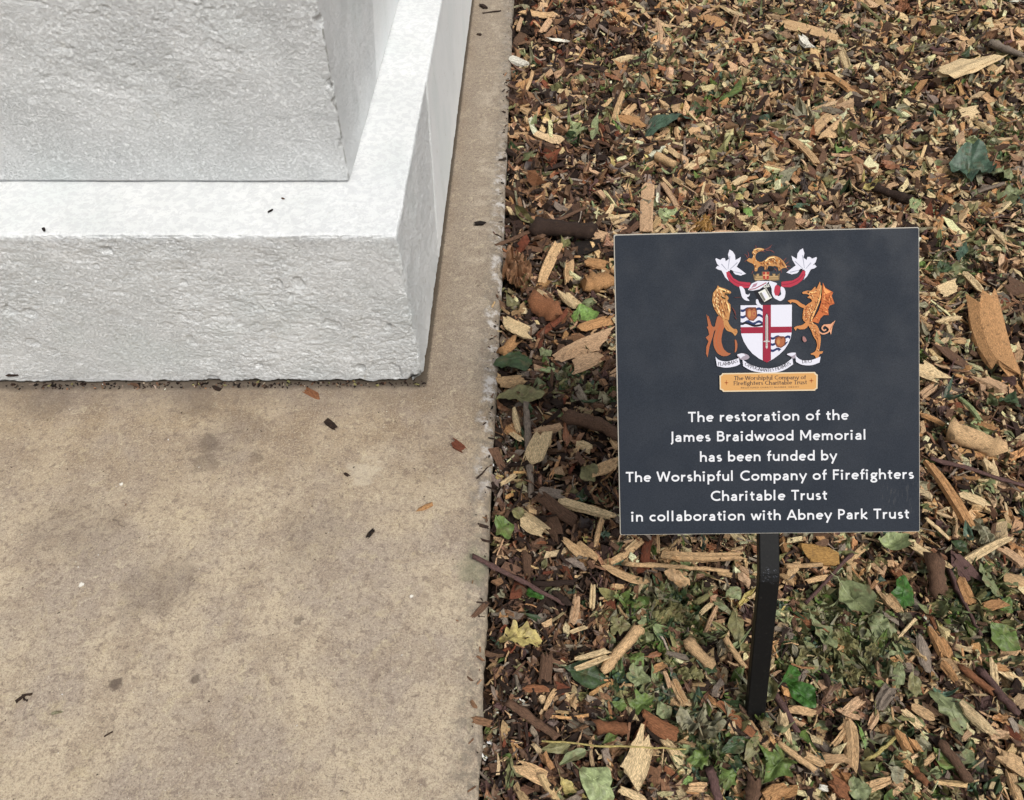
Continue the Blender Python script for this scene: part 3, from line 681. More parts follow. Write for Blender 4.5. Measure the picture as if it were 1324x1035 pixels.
# ---- lettering: humanist sans drawn with a pen
def arc(cx, cy, rx, ry, a0, a1, n=10):
    return [(cx+rx*math.cos(math.radians(a0+(a1-a0)*i/n)), cy+ry*math.sin(math.radians(a0+(a1-a0)*i/n))) for i in range(n+1)]
h = .08; XH = .66; AS = 1.03
def bowl(cx, rx=.215): return arc(cx, .33, rx, .25, 0, 360, 20)
G = {
 ' ': ([], .27),
 'a': ([arc(.255, .40, .155, .18, 160, 20, 8)+[(.41, .36), (.41, 0)], arc(.235, .185, .16, .115, 60, 300, 12)[0:0]+[(.40, .375), (.30, .365)]+arc(.235, .20, .155, .135, 85, 320, 12)+[(.40, .17)]], .53),
 'b': ([[(h+.01, 0), (h+.01, AS)], bowl(.31)], .60), 'c': ([arc(.31, .33, .235, .25, 52, 308, 14)], .50),
 'd': ([[(.51, 0), (.51, AS)], bowl(.29)], .60), 'e': ([[(.09, .35), (.49, .35)]+arc(.29, .33, .22, .25, 5, 312, 16)], .56),
 'f': ([[(.16, 0), (.16, .78)]+arc(.30, .80, .14, .15, 180, 80, 6), [(.02, .60), (.36, .60)]], .35),
 'g': ([arc(.27, .42, .175, .165, 0, 360, 18), [(.15, .29), (.11, .20), (.16, .12), (.32, .09), (.44, .04)]+arc(.27, -.12, .20, .125, 30, -210, 14)+[(.16, .1)], [(.40, .53), (.54, .60)]], .55),
 'h': ([[(h+.01, 0), (h+.01, AS)], [(h+.01, .36)]+arc(.30, .37, .19, .21, 160, 0, 9)+[(.49, 0)]], .59),
 'i': ([[(h+.01, 0), (h+.01, XH)], 'dot'], .26), 'k': ([[(h+.01, 0), (h+.01, AS)], [(.47, .66), (.14, .33), (.50, 0)]], .53),
 'l': ([[(h+.01, 0), (h+.01, AS)]], .26),
 'm': ([[(h+.01, 0), (h+.01, XH)], [(h+.01, .36)]+arc(.27, .37, .165, .21, 160, 0, 9)+[(.435, 0)], [(.435, .36)]+arc(.60, .37, .165, .21, 160, 0, 9)+[(.765, 0)]], .87),
 'n': ([[(h+.01, 0), (h+.01, XH)], [(h+.01, .36)]+arc(.29, .37, .19, .21, 160, 0, 9)+[(.48, 0)]], .59),
 'o': ([bowl(.32, .245)], .64), 'p': ([[(h+.01, -.32), (h+.01, XH)], bowl(.31)], .60),
 'r': ([[(h+.01, 0), (h+.01, XH)], [(h+.01, .34)]+arc(.29, .36, .18, .215, 165, 70, 7)], .38),
 's': ([arc(.225, .455, .135, .125, 45, 250, 9)+arc(.215, .20, .145, .125, 70, -140, 9)], .43),
 't': ([[(.17, .86), (.17, .20)]+arc(.285, .20, .115, .12, 180, 290, 6), [(.02, .60), (.36, .60)]], .38),
 'u': ([[(h+.01, XH), (h+.01, .28)]+arc(.275, .29, .185, .21, 180, 350, 9), [(.48, 0), (.48, XH)]], .58),
 'w': ([[(.03, XH), (.22, .03), (.39, .62), (.56, .03), (.75, XH)]], .79), 'y': ([[(.03, XH), (.29, .05)], [(.53, XH), (.17, -.32)]], .56),
 'A': ([[(.03, 0), (.36, .97), (.69, 0)], [(.16, .30), (.56, .30)]], .73), 'B': ([[(.10, 0), (.10, 1)], [(.10, .92)]+arc(.30, .74, .18, .18, 90, -90, 8)+[(.10, .56)], [(.10, .56)]+arc(.33, .32, .21, .24, 90, -90, 8)+[(.10, .08)]], .62),
 'C': ([arc(.48, .5, .39, .42, 50, 310, 18)], .76), 'D': ([[(.10, 0), (.10, 1)], [(.10, .92), (.28, .92)]+arc(.28, .5, .40, .42, 90, -90, 14)+[(.10, .08)]], .76),
 'E': ([[(.10, 0), (.10, 1)], [(.10, .92), (.50, .92)], [(.10, .52), (.46, .52)], [(.10, .08), (.52, .08)]], .58),
 'F': ([[(.10, 0), (.10, 1)], [(.10, .92), (.50, .92)], [(.10, .52), (.46, .52)]], .54),
 'G': ([arc(.48, .5, .39, .42, 50, 300, 18)+[(.76, .12), (.76, .44)], [(.52, .44), (.82, .44)]], .86),
 'H': ([[(.10, 0), (.10, 1)], [(.64, 0), (.64, 1)], [(.10, .52), (.64, .52)]], .74), 'I': ([[(.10, 0), (.10, 1)]], .20),
 'J': ([[(.17, 1), (.17, 0)]+arc(.03, .0, .14, .20, 0, -80, 6)], .27),
 'L': ([[(.10, 0), (.10, 1)], [(.10, .08), (.50, .08)]], .53),
 'M': ([[(.10, 0), (.10, 1)], [(.13, .96), (.44, .22), (.75, .96)], [(.78, 0), (.78, 1)]], .88),
 'N': ([[(.10, 0), (.10, 1)], [(.12, .96), (.64, .04)], [(.66, 0), (.66, 1)]], .76), 'O': ([arc(.49, .5, .41, .42, 0, 360, 28)], .98),
 'P': ([[(.10, 0), (.10, 1)], [(.10, .92), (.26, .92)]+arc(.26, .69, .23, .23, 90, -90, 10)+[(.10, .46)]], .56),
 'R': ([[(.10, 0), (.10, 1)], [(.10, .92), (.26, .92)]+arc(.26, .71, .21, .21, 90, -90, 10)+[(.10, .50)], [(.26, .50), (.56, 0)]], .60),
 'S': ([arc(.29, .71, .19, .21, 40, 250, 10)+arc(.27, .29, .20, .21, 70, -140, 10)], .55),
 'T': ([[(.30, 0), (.30, 1)], [(.01, .92), (.59, .92)]], .60), 'U': ([[(.10, 1), (.10, .36)]+arc(.36, .36, .26, .28, 180, 360, 12)+[(.62, 1)]], .72),
 'W': ([[(.03, 1), (.26, .03), (.50, .95), (.74, .03), (.97, 1)]], 1.0), 'Y': ([[(.03, 1), (.30, .48), (.57, 1)], [(.30, .48), (.30, 0)]], .60),
 '0': ([arc(.27, .5, .19, .42, 0, 360, 18)], .54), '1': ([[(.12, .80), (.27, .96), (.27, 0)]], .54), '2': ([arc(.26, .72, .18, .2, 160, -30, 8)+[(.08, .08), (.48, .08)]], .54),
 '3': ([arc(.24, .73, .18, .19, 140, -80, 8), arc(.24, .29, .2, .22, 85, -140, 8)], .54), '4': ([[(.36, 0), (.36, .97), (.05, .28), (.50, .28)]], .54), '8': ([arc(.27, .73, .17, .19, 0, 360, 14), arc(.27, .29, .2, .22, 0, 360, 14)], .54),
}
def text(name, parent, txt, pa, pb, cap_px, mat, wx=.085, wy=.075, serif=False, mid=None, track=.0, units='px'):
    """lettering along the baseline pa -> pb (photo pixels), letters cap_px tall; optional mid = curved baseline"""
    adv = []; x = 0
    for ch in txt: adv.append(x); x += G[ch][1]+track
    tot = x-track
    def base(t):
        if mid is None: return ((1-t)*pa[0]+t*pb[0], (1-t)*pa[1]+t*pb[1]), (pb[0]-pa[0], pb[1]-pa[1])
        m_ = (2*mid[0]-.5*(pa[0]+pb[0]), 2*mid[1]-.5*(pa[1]+pb[1]))
        p = tuple((1-t)**2*pa[k]+2*t*(1-t)*m_[k]+t*t*pb[k] for k in (0, 1))
        return p, tuple(2*(1-t)*(m_[k]-pa[k])+2*t*(pb[k]-m_[k]) for k in (0, 1))
    Lp = math.hypot(pb[0]-pa[0], pb[1]-pa[1])
    sx = Lp/tot
    V, Fc = [], []
    for ch, a in zip(txt, adv):
        strokes = list(G[ch][0])
        gw = G[ch][1]
        (ox, oy), (tx, ty) = base((a+gw/2)/tot if mid else 0); l = math.hypot(tx, ty); tx /= l; ty /= l
        segs = []
        for st in strokes:
            if st == 'dot': segs.append(('poly', arc(.09, .87, .105, .095, 0, 330, 11))); continue
            if st[0] != st[-1]:
                cut = [0]
                for i_ in range(1, len(st)-1):
                    ax, ay, bx, by = st[i_][0]-st[i_-1][0], st[i_][1]-st[i_-1][1], st[i_+1][0]-st[i_][0], st[i_+1][1]-st[i_][1]
                    if (ax*bx+ay*by)/(math.hypot(ax, ay)*math.hypot(bx, by)+1e-9) < .45: cut.append(i_)
                cut.append(len(st)-1)
                for c0, c1 in zip(cut[:-1], cut[1:]): segs.append(('line', st[c0:c1+1]))
            else: segs.append(('line', st))
            if serif:
                for p, q in ((st[0], st[1]), (st[-1], st[-2])):
                    if abs(p[0]-q[0]) < .04 and abs(p[1]-q[1]) > .1:
                        y = p[1]+(.03 if p[1] < .05 else -.03)
                        segs.append(('bar', [(p[0]-.14, y), (p[0]+.14, y)]))
        for k, (kind, st) in enumerate(segs):
            off = FACE + .00012 + (_layer[0]*.000006 if parent is not sign else 0) + k*.000008
            if kind == 'poly': pts = st; b = len(V); ring = pts; 
            def place(p):
                px_, py_ = (p[0]-gw/2 if mid else p[0]+a)*sx, p[1]*cap_px
                return sp(ox+tx*px_+ty*py_, oy+ty*px_-tx*py_, off)
            if kind == 'poly':
                b = len(V); V += [place(p) for p in st]; Fc.append(tuple(range(b, b+len(st)))); continue
            closed = math.hypot(st[0][0]-st[-1][0], st[0][1]-st[-1][1]) < 1e-6
            n = len(st); Ls, Rs = [], []
            kx = cap_px/sx                     # keep pen width even when letters are squeezed
            for i in range(n):
                if closed: p0, p1 = st[(i-1) % (n-1)], st[(i+1) % (n-1)]
                else: p0, p1 = st[max(i-1, 0)], st[min(i+1, n-1)]
                c_ = st[i]
                def nrm(p, q):
                    dx, dy = (q[0]-p[0])/kx, q[1]-p[1]; m_ = math.hypot(dx, dy) or 1; return -dy/m_, dx/m_
                n1 = nrm(p0, c_) if (i > 0 or closed) else nrm(c_, p1)
                n2 = nrm(c_, p1) if (i < n-1 or closed) else n1
                mx, my = n1[0]+n2[0], n1[1]+n2[1]; mm = mx*mx+my*my
                if mm < .35: mx, my = n1; s_ = 1
                else: s_ = 2/mm
                s_ = min(s_, 1.6/ max(math.sqrt(mm), .5)) if mm < 2.4 else s_
                ww, wh = (wx, wy) if kind == 'line' else (wx*.5, .032)
                Ls.append((c_[0]+mx*s_*ww*kx, c_[1]+my*s_*wh)); Rs.append((c_[0]-mx*s_*ww*kx, c_[1]-my*s_*wh))
            b = len(V); V += [place(p) for p in Ls]+[place(p) for p in Rs]
            for i in range(n-1): Fc.append((b+i, b+n+i, b+n+i+1, b+i+1))
    me = mesh_py(name, V, Fc); o = link(name, me, mat, None)
    o.parent = parent; o.location = [-c for c in sign.location] if parent is sign else (0, 0, 0)
    return o
M_WHITE = flat('white_lettering', lin(212, 213, 216), .6, .1)
M_INK = flat('dark_lettering', lin(52, 36, 30), .6)
for t, a, b in (('The restoration of the', (889.5, 546), (1097, 543)), ('James Braidwood Memorial', (866.5, 571.6), (1120.5, 568.6)), ('has been funded by', (904.5, 597.3), (1082, 595.3)),
                ('The Worshipful Company of Firefighters', (809, 623.6), (1181.5, 619.2)), ('Charitable Trust', (918.5, 648), (1069.5, 646.4)), ('in collaboration with Abney Park Trust', (816, 674.6), (1175.5, 670.6))):
    text('lettering', sign, t, a, b, 13.2, M_WHITE, wx=.081, wy=.080, track=.085)
M_MOTTO = flat('motto_ink', lin(50, 46, 54), .6)
text('motto', crest, 'FLAMMAS', zc((190, 822)), zc((324, 800)), 22/5.048, M_MOTTO, wx=.085, wy=.05, serif=True, mid=zc((256, 820)), track=.04)
text('motto', crest, 'OPPUGNANTES FIDIMUS', zc((360, 818)), zc((668, 814)), 23/5.048, M_MOTTO, wx=.085, wy=.05, serif=True, mid=zc((512, 862)), track=.04)
text('motto', crest, 'DEO', zc((738, 808)), zc((802, 804)), 21/5.048, M_MOTTO, wx=.085, wy=.05, serif=True, track=.04)
text('plate_lettering', crest, 'The Worshipful Company of', zc((295, 918)), zc((763, 911)), 27/5.048, M_INK, wx=.085, wy=.055, serif=True, track=.03)
text('plate_lettering', crest, 'Firefighters Charitable Trust', zc((292, 951)), zc((770, 944)), 27/5.048, M_INK, wx=.085, wy=.055, serif=True, track=.03)
text('plate_lettering', crest, 'REGISTERED CHARITY NUMBER 1083341', zc((340, 972)), zc((718, 966)), 9/5.048, M_INK, wx=.10, wy=.07, track=.12)

# ------------------------------------------------------------------ mulch bed
def bedz(x, y):
    P = np.stack([np.asarray(x, float), np.asarray(y, float), np.asarray(x, float)*0], -1)
    b = -.014 + .010*vnoise(P, 6, 301) + .013*vnoise(P, 13, 302) + .005*vnoise(P, 34, 303)
    return b - .010*sstep(P[..., 0], .03, -.035)
def euler_m(yaw, pitch, roll):
    cy, sy, cp, sp_, cr, sr = np.cos(yaw), np.sin(yaw), np.cos(pitch), np.sin(pitch), np.cos(roll), np.sin(roll)
    R = np.empty(yaw.shape+(3, 3))
    R[..., 0, 0] = cy*cp; R[..., 0, 1] = cy*sp_*sr-sy*cr; R[..., 0, 2] = cy*sp_*cr+sy*sr
    R[..., 1, 0] = sy*cp; R[..., 1, 1] = sy*sp_*sr+cy*cr; R[..., 1, 2] = sy*sp_*cr-cy*sr
    R[..., 2, 0] = -sp_; R[..., 2, 1] = cp*sr; R[..., 2, 2] = cp*cr
    return R
def sample_xy(n, y0=.05, y1=4.2, p=1.0):
    ys_ = np.linspace(y0, y1, 400); wid = .71+.418*ys_+.28+.037; dep = 1.3*.77+ys_*.64
    pdf = wid/dep**p; cdf = np.cumsum(pdf); cdf /= cdf[-1]
    y = np.interp(rng.random(n), cdf, ys_)
    x = -.028 + rng.random(n)*(.71+.418*y+.28+.028)
    return x, y
HERO = []          # (x, y, r) footprints, filled below
def hero_push(x, y):
    z = np.zeros_like(x)
    for (hx, hy, r) in HERO:
        d = np.hypot(x-hx, y-hy); z = np.maximum(z, sstep(d, r*1.15, r*.55))
    return z
def pack(pos, R, loc, ids=None):
    return np.einsum('nij,nkj->nki', R, loc)+pos[:, None]
def prisms(name, n, L, W, T, col, mat, ns=4, x=None, y=None, zr=(-.014, .006), pit=.28, bend=.06, end=.12, jit=.14, top=None, p=1.0):
    if x is None: x, y = sample_xy(n, p=p)
    n = len(x)
    z = bedz(x, y)+rng.uniform(*zr, n) - .009*hero_push(x, y)
    R = euler_m(rng.uniform(0, 2*np.pi, n), rng.normal(0, pit, n), rng.normal(0, pit*1.3, n))
    s = np.linspace(0, 1, ns)
    X = (s[None]-.5)*L[:, None]                                             # n, ns
    tap = 1-(rng.random((n, 1))*.6)*np.abs(s[None]-rng.random((n, 1)))**1.3
    base = np.array([[-1, -1], [1, -1], [1, 1], [-1, 1]])*.5
    cy_ = base[None, None, :, 0]*W[:, None, None]*tap[..., None]*(1+jit*rng.normal(size=(n, ns, 4)))
    cz_ = base[None, None, :, 1]*T[:, None, None]*(1+jit*1.2*rng.normal(size=(n, ns, 4)))
    XX = np.repeat(X[..., None], 4, -1)
    sk = rng.normal(0, .55, (n, 2))
    XX[:, 0] += sk[:, :1]*cy_[:, 0]+rng.normal(0, end, (n, 4))*np.minimum(L, W*2)[:, None]
    XX[:, -1] += sk[:, 1:]*cy_[:, -1]+rng.normal(0, end, (n, 4))*np.minimum(L, W*2)[:, None]
    bz_ = rng.normal(0, bend, (n, 1))*L[:, None]*(2*s[None]-1)**2
    by_ = rng.normal(0, bend, (n, 1))*L[:, None]*(2*s[None]-1)**2
    loc = np.stack([XX, cy_+by_[..., None], cz_+bz_[..., None]], -1).reshape(n, ns*4, 3)
    V = pack(np.stack([x, y, z], -1), R, loc)
    q = []
    for i in range(ns-1):
        for k in range(4): q.append((i*4+k, i*4+(k+1) % 4, (i+1)*4+(k+1) % 4, (i+1)*4+k))
    q.append((3, 2, 1, 0)); e = (ns-1)*4; q.append((e, e+1, e+2, e+3))
    Q = (np.arange(n)[:, None, None]*ns*4+np.array(q)[None])
    me = mesh_quads(name, V, Q)
    set_attr(me, np.repeat(col, ns*4, 0), (loc+rng.uniform(0, 9, (n, 1, 3))).reshape(-1, 3))
    me.materials.append(mat); o = bpy.data.objects.new(name, me); COL.objects.link(o)
    o['kind'] = 'stuff'; return o
def leaves(name, n, L, W, col, mat, crump=.12, curl=.3, zr=(-.006, .010), x=None, y=None, pit=.35, p=1.0):
    if x is None: x, y = sample_xy(n, p=p)
    n = len(x)
    z = bedz(x, y)+rng.uniform(*zr, n) - .011*hero_push(x, y)
    R = euler_m(rng.uniform(0, 2*np.pi, n), rng.normal(0, pit, n), rng.normal(0, pit, n))
    s = np.array([-.5, -.25, .0, .27, .5]); pr = np.array([.22, .82, 1.0, .68, .08]); t = np.array([-1, -.5, 0, .5, 1.])*.5
    w_ = pr[None]*(1+.22*rng.normal(size=(n, 5)))
    X = s[None, :, None]*L[:, None, None]*(1+.10*rng.normal(size=(n, 5, 5)))
    Y = t[None, None]*w_[..., None]*W[:, None, None]*(1+.10*rng.normal(size=(n, 5, 5)))
    fold = rng.normal(.25, .45, (n, 1, 1)); cl = rng.normal(0, curl, (n, 1, 1))
    Z = fold*np.abs(Y) + cl*X**2/L[:, None, None]*2 + crump*W[:, None, None]*rng.normal(size=(n, 5, 5))
    loc = np.stack([X, Y, Z], -1).reshape(n, 25, 3)
    V = pack(np.stack([x, y, z], -1), R, loc)
    Q = np.arange(n)[:, None, None]*25+grid_faces(5, 5)[None]
    me = mesh_quads(name, V, Q)
    set_attr(me, np.repeat(col, 25, 0), (loc+rng.uniform(0, 9, (n, 1, 3))).reshape(-1, 3))
    me.materials.append(mat); o = bpy.data.objects.new(name, me); COL.objects.link(o); o['kind'] = 'stuff'; return o
PAL = {k: np.array(lin(*v)) for k, v in dict(
    cream=(226, 199, 154), tan=(210, 174, 130), pinkish=(204, 168, 132), orange=(144, 96, 66), amber=(190, 144, 98), brown=(106, 80, 63),
    dark=(52, 39, 33), grey=(142, 128, 114), purple=(98, 74, 70), red=(122, 70, 50), black=(30, 25, 23), white=(225, 220, 205), golden=(166, 128, 74),
    green=(96, 116, 58), deep=(60, 78, 48), teal=(74, 96, 78), sage=(128, 136, 96), pale=(152, 164, 116), olive=(124, 120, 80), yellow=(184, 168, 106),
    russet=(146, 110, 82), ash=(142, 138, 112), lime=(120, 150, 78), vivid=(58, 98, 36)).items()}
def pick(n, names, probs, x=None, v=.22):
    pr = np.array(probs, float)
    if pr.ndim == 1: idx = rng.choice(len(names), n, p=pr/pr.sum())
    else:
        c = np.cumsum(pr/pr.sum(1, keepdims=True), 1); idx = (rng.random((n, 1)) > c).sum(1).clip(0, len(names)-1)
    c = np.stack([PAL[k] for k in names])[idx]
    return np.clip(c*np.exp(rng.normal(0, v, (n, 1)))*np.exp(rng.normal(0, .025, (n, 3))), .004, .8)

# ---- pieces of mulch that can be told apart, each an object of its own
LM = [('the pale oak leaf', 670, 820), ('the large cream slab', 826, 980), ('the large tan bark piece', 1281, 438),
      ('the forked branch', 1215, 958), ('the round deep green leaf', 1169, 763), ('the foot of the post', 976, 925), ('the lichen-crusted leaf', 903, 936),
      ('the long cream stick', 757, 657), ('the teal green leaf', 1252, 208), ('the big dark curled leaf', 857, 158), ('the raised cream bark piece', 1240, 91),
      ("the sign's top left corner", 793, 303), ("the sign's top right corner", 1188, 293), ("the sign's bottom left corner", 801, 692), ("the sign's bottom right corner", 1189, 687),
      ('the glossy green leaf pair', 1034, 890), ('the big cream block', 694, 583), ('the torn bright green leaf', 760, 401), ('the twig across the slab edge', 670, 752),
      ('the golden fibrous chunk', 1054, 716), ('the big sage leaf', 1107, 770), ('the vertical pinkish bark strip', 836, 270), ('the dark bark log', 728, 300), ('the pale folded leaf', 757, 163), ('the plinth corner', 548, 490),
      ('the orange chip top middle', 925, 26), ('the two square cream blocks', 1068, 160), ('the far slab corner', 690, 10), ('the big two-toned leaf', 1230, 910), ('the pale green leaf', 772, 1015), ('the bright ivy leaf', 1005, 990)]
CW = dict(cream='cream', tan='tan', pinkish='pinkish tan', orange='orange-brown', amber='amber', brown='brown', dark='dark brown', grey='grey-brown', purple='purplish brown', red='reddish brown', black='blackish', white='whitish', golden='golden',
          green='green', deep='deep green', teal='teal green', sage='sage green', pale='pale green', olive='olive', yellow='yellowish', russet='russet', ash='ash grey', lime='bright green', vivid='vivid green')
used = {}
def auto_label(x, y, L, kind, ck, ang):
    noun = dict(c='wood chip', s='stick', t='thin twig', l='leaf', i='ivy leaf', o='oak leaf', d='crumpled dead leaf', b='bark flake')[kind]
    size = ('long' if L > 55 else 'short' if L < 22 else 'mid-sized') if kind in 'cst' else ('large' if L > 44 else 'small' if L < 26 else 'mid-sized')
    best = sorted(LM, key=lambda m: math.hypot(m[1]-x, m[2]-y))
    a = abs(ang) % 180
    ori = 'lying level' if (a < 22 or a > 158) else 'pointing away' if 68 < a < 112 else 'slanting to the right' if a < 90 else 'slanting to the left'
    for m in best[:3]:
        dx, dy = x-m[1], y-m[2]
        rel = ('left of' if dx < 0 else 'right of') if abs(dx) > abs(dy)*1.2 else ('beyond' if dy < 0 else 'in front of')
        if math.hypot(dx, dy) < 16: rel = 'touching'
        for o_ in ('', ori+' '):
            lb = f"{size} {CW[ck]} {noun} {o_}{rel} {m[0]}"
            if lb not in used: used[lb] = 1; return lb
    return lb
def ring_mesh(name, stations, ringn, f):
    V, LC = [], []
    for i in range(stations):
        for k in range(ringn):
            p, l = f(i/(stations-1), k); V.append(p); LC.append(l)
    Fc = []
    for i in range(stations-1):
        for k in range(ringn): Fc.append((i*ringn+k, i*ringn+(k+1) % ringn, (i+1)*ringn+(k+1) % ringn, (i+1)*ringn+k))
    Fc.append(tuple(range(ringn))[::-1]); Fc.append(tuple(range((stations-1)*ringn, stations*ringn)))
    return V, LC, Fc
def chip_mesh(L, W, T, bark=False):
    n = 12; st = 7
    base = [(-.5, -.42), (-.25, -.5), (.08, -.5), (.36, -.5), (.5, -.36), (.5, .1), (.46, .46), (.2, .5), (-.05, .5), (-.3, .5), (-.48, .42), (-.5, 0)]
    rid = [(random.gauss(0, .05), random.gauss(0, .16)) for _ in range(n)]
    sk = (random.gauss(0, .6), random.gauss(0, .6)); e0 = [random.gauss(0, .14)*W*1.6 for _ in range(n)]; e1 = [random.gauss(0, .14)*W*1.6 for _ in range(n)]
    e0 = [a if k not in (9, 10, 8) else a - random.random()*.3*W for k, a in enumerate(e0)]
    bend = random.gauss(0, .03)*L; by = random.gauss(0, .025)*L; ta = random.random()*.45; tb = random.random()*.45; cup = random.uniform(.0, .35) if bark else random.uniform(-.05, .1)
    def f(s, k):
        pr = 1-ta*(1-s)**2-tb*s**2
        y = (base[k][0]+rid[k][0]+random.gauss(0, .018))*W*pr
        z = (base[k][1]+rid[k][1]+random.gauss(0, .05))*T*(1-.25*abs(2*s-1)**3)
        x = (s-.5)*L
        if s == 0: x += sk[0]*y+e0[k]
        elif s == 1: x += sk[1]*y+e1[k]
        z -= cup*y*y/W*2
        p = (x, y+by*(2*s-1)**2, z+bend*(2*s-1)**2); return p, p
    return ring_mesh('wood_chip', st, n, f)
def stick_mesh(L, W, twig=False):
    n = 8; st = 9 if L < .08 else 14
    wob = W*.13 if not twig else min(W, .0035)*.9
    ky = np.cumsum([random.gauss(0, wob*.35) for _ in range(st)]); kz = np.cumsum([random.gauss(0, wob*.22) for _ in range(st)])
    ky -= np.linspace(ky[0], ky[-1], st); kz -= np.linspace(kz[0], kz[-1], st)
    rd = [random.gauss(1, .16) for _ in range(n)]; kn = [1+(.28 if random.random() < .16 else 0)+random.gauss(0, .05) for _ in range(st)]
    tp = random.uniform(.1, .5) if twig else random.uniform(0, .25)
    def f(s, k):
        i = int(round(s*(st-1))); a = 2*math.pi*k/n; r = W/2*rd[k]*kn[i]*(1-tp*s)
        x = (s-.5)*L + (random.gauss(0, .22)*W if s in (0, 1) else 0)
        p = (x, ky[i]+r*math.cos(a), kz[i]+r*math.sin(a)*.85); return p, p
    return ring_mesh('stick', st, n, f)
OUT = {
 'l': [(-.5, 0), (-.44, .10), (-.3, .27), (-.1, .42), (.08, .48), (.25, .40), (.4, .20), (.5, 0)],
 'i': [(-.36, .0), (-.47, .12), (-.45, .34), (-.28, .36), (-.14, .30), (-.02, .50), (.10, .28), (.28, .19), (.42, .09), (.52, 0)],
 'o': [(-.5, .02), (-.38, .10), (-.32, .26), (-.22, .17), (-.15, .34), (-.05, .40), (.0, .22), (.10, .40), (.20, .42), (.24, .24), (.33, .30), (.42, .24), (.46, .10), (.5, 0)],
 'd': [(-.5, 0), (-.42, .22), (-.3, .30), (-.18, .46), (-.02, .36), (.12, .50), (.26, .34), (.36, .30), (.42, .14), (.5, 0)]}
def leaf_mesh(kind, L, W, crump, ck):
    o_ = OUT[kind]; jt = .03 if kind not in 'do' else .06
    up = [(x+random.gauss(0, jt*.5), y*(1+random.gauss(0, .16))) for x, y in o_]; dn_ = [(x+random.gauss(0, jt*.5), -y*(1+random.gauss(0, .16))) for x, y in o_[1:-1]][::-1]
    out = up+dn_; M = []
    no = len(out)
    for i in range(no):
        p0, a, b, p3 = out[i-1], out[i], out[(i+1) % no], out[(i+2) % no]
        for t in (0, .34, .67):
            M.append(tuple(.5*((2*a[j])+(-p0[j]+b[j])*t+(2*p0[j]-5*a[j]+4*b[j]-p3[j])*t*t+(-p0[j]+3*a[j]-3*b[j]+p3[j])*t**3)*(1+random.gauss(0, .018)) for j in (0, 1)))
    if kind != 'o' and random.random() < .6:                # a bite out of the margin
        for _ in range(random.choice((1, 1, 2))):
            k0 = random.randrange(len(M)); dp = random.uniform(.12, .34)
            for d_ in (-2, -1, 0, 1, 2):
                f_ = 1-dp*(1-abs(d_)/3.2); q = (k0+d_) % len(M); M[q] = (M[q][0]*f_, M[q][1]*f_)
    fold = random.gauss(.15, .28); cl = random.gauss(-.12, .38); tw = random.gauss(0, .4); sd_ = random.randint(0, 999)
    def zf(x, y):
        q = np.array([[x*3/max(L, .01)*.33, y*3/max(L, .01)*.33, 0]])
        return (fold*abs(y) + cl*x*x/L*1.4 + tw*x*y/L + crump*W*(float(vnoise(q*3, 2.1, sd_)[0])*.5+float(vnoise(q*3, 5, sd_+3)[0])*(.6 if kind == 'd' else .3)))
    V = [(0, 0, zf(0, 0))]; rings = (.22, .45, .68, .86, 1.0); m = len(M)
    for r in rings:
        for (x, y) in M: V.append((x*L*r, y*W*r, zf(x*L*r, y*W*r)))
    Fc = [(0, 1+k, 1+(k+1) % m) for k in range(m)]
    for j in range(len(rings)-1):
        b = 1+j*m
        Fc += [(b+k, b+m+k, b+m+(k+1) % m, b+(k+1) % m) for k in range(m)]
    nb = len(V); cols = [PAL[ck]*math.exp(random.gauss(0, .06)) for _ in range(nb)]
    vc = np.minimum(PAL[ck]*1.35+.03, .8)
    def vein(p, q, w0, w1):
        ns = 6; b = len(V)
        dx, dy = q[0]-p[0], q[1]-p[1]; l = math.hypot(dx, dy); nx, ny = -dy/l, dx/l
        for i in range(ns+1):
            t = i/ns; x, y = p[0]+dx*t, p[1]+dy*t; w_ = (w0*(1-t)+w1*t)/2
            for sgn in (-1, 1): V.append((x+nx*w_*sgn, y+ny*w_*sgn, zf(x, y)+.0006)); cols.append(vc)
            if i: Fc.append((b+2*i-2, b+2*i-1, b+2*i+1, b+2*i))
    vw = max(.0008, L*.022)
    if kind in 'lio' and random.random() < .6: vein((-.46*L if kind != 'i' else -.36*L, 0), (-.78*L, random.uniform(-.12, .12)*L), vw*.9, vw*.6)
    vein((-.48*L if kind != 'i' else -.36*L, 0), (.47*L, 0), vw, vw*.35)
    if kind == 'i':
        for t in ((-.42, .28), (-.03, .42), (-.42, -.28), (-.03, -.42)): vein((-.34*L, 0), (t[0]*L, t[1]*W), vw*.6, vw*.25)
    else:
        for t in (-.3, -.1, .1, .26):
            for sg in (1, -1): vein((t*L, 0), ((t+.15)*L, sg*.34*W*(1-abs(t)*.8)), vw*.5, vw*.2)
    return V, [list(v) for v in V], Fc, cols
HPIECES = []
def hero(kind, x1, y1, x2, y2, wpx, ck, lift=0.0, label=None, tilt=None):
    mx, my = (x1+x2)/2, (y1+y2)/2
    z0 = .006
    A, B = gp(x1, y1, z0), gp(x2, y2, z0); a = B-A; L = np.linalg.norm(a); a /= L
    lp = math.hypot(x2-x1, y2-y1) or 1; nx, ny = -(y2-y1)/lp, (x2-x1)/lp
    wv = gp(mx+nx*wpx/2, my+ny*wpx/2, z0)-gp(mx-nx*wpx/2, my-ny*wpx/2, z0)
    b = np.cross([0, 0, 1], a); W = abs(np.dot(wv, b)); W = max(W, .0015)
    c = (A+B)/2
    HPIECES.append((kind, c, a, b, L, W, ck, lift, label, tilt, mx, my, lp, math.degrees(math.atan2(-(y2-y1), x2-x1))))
    n = max(1, int(L/max(W, .012)))
    for i in range(n): 
        q = A+(B-A)*((i+.5)/n); HERO.append((q[0], q[1], max(W*.75, .009)))
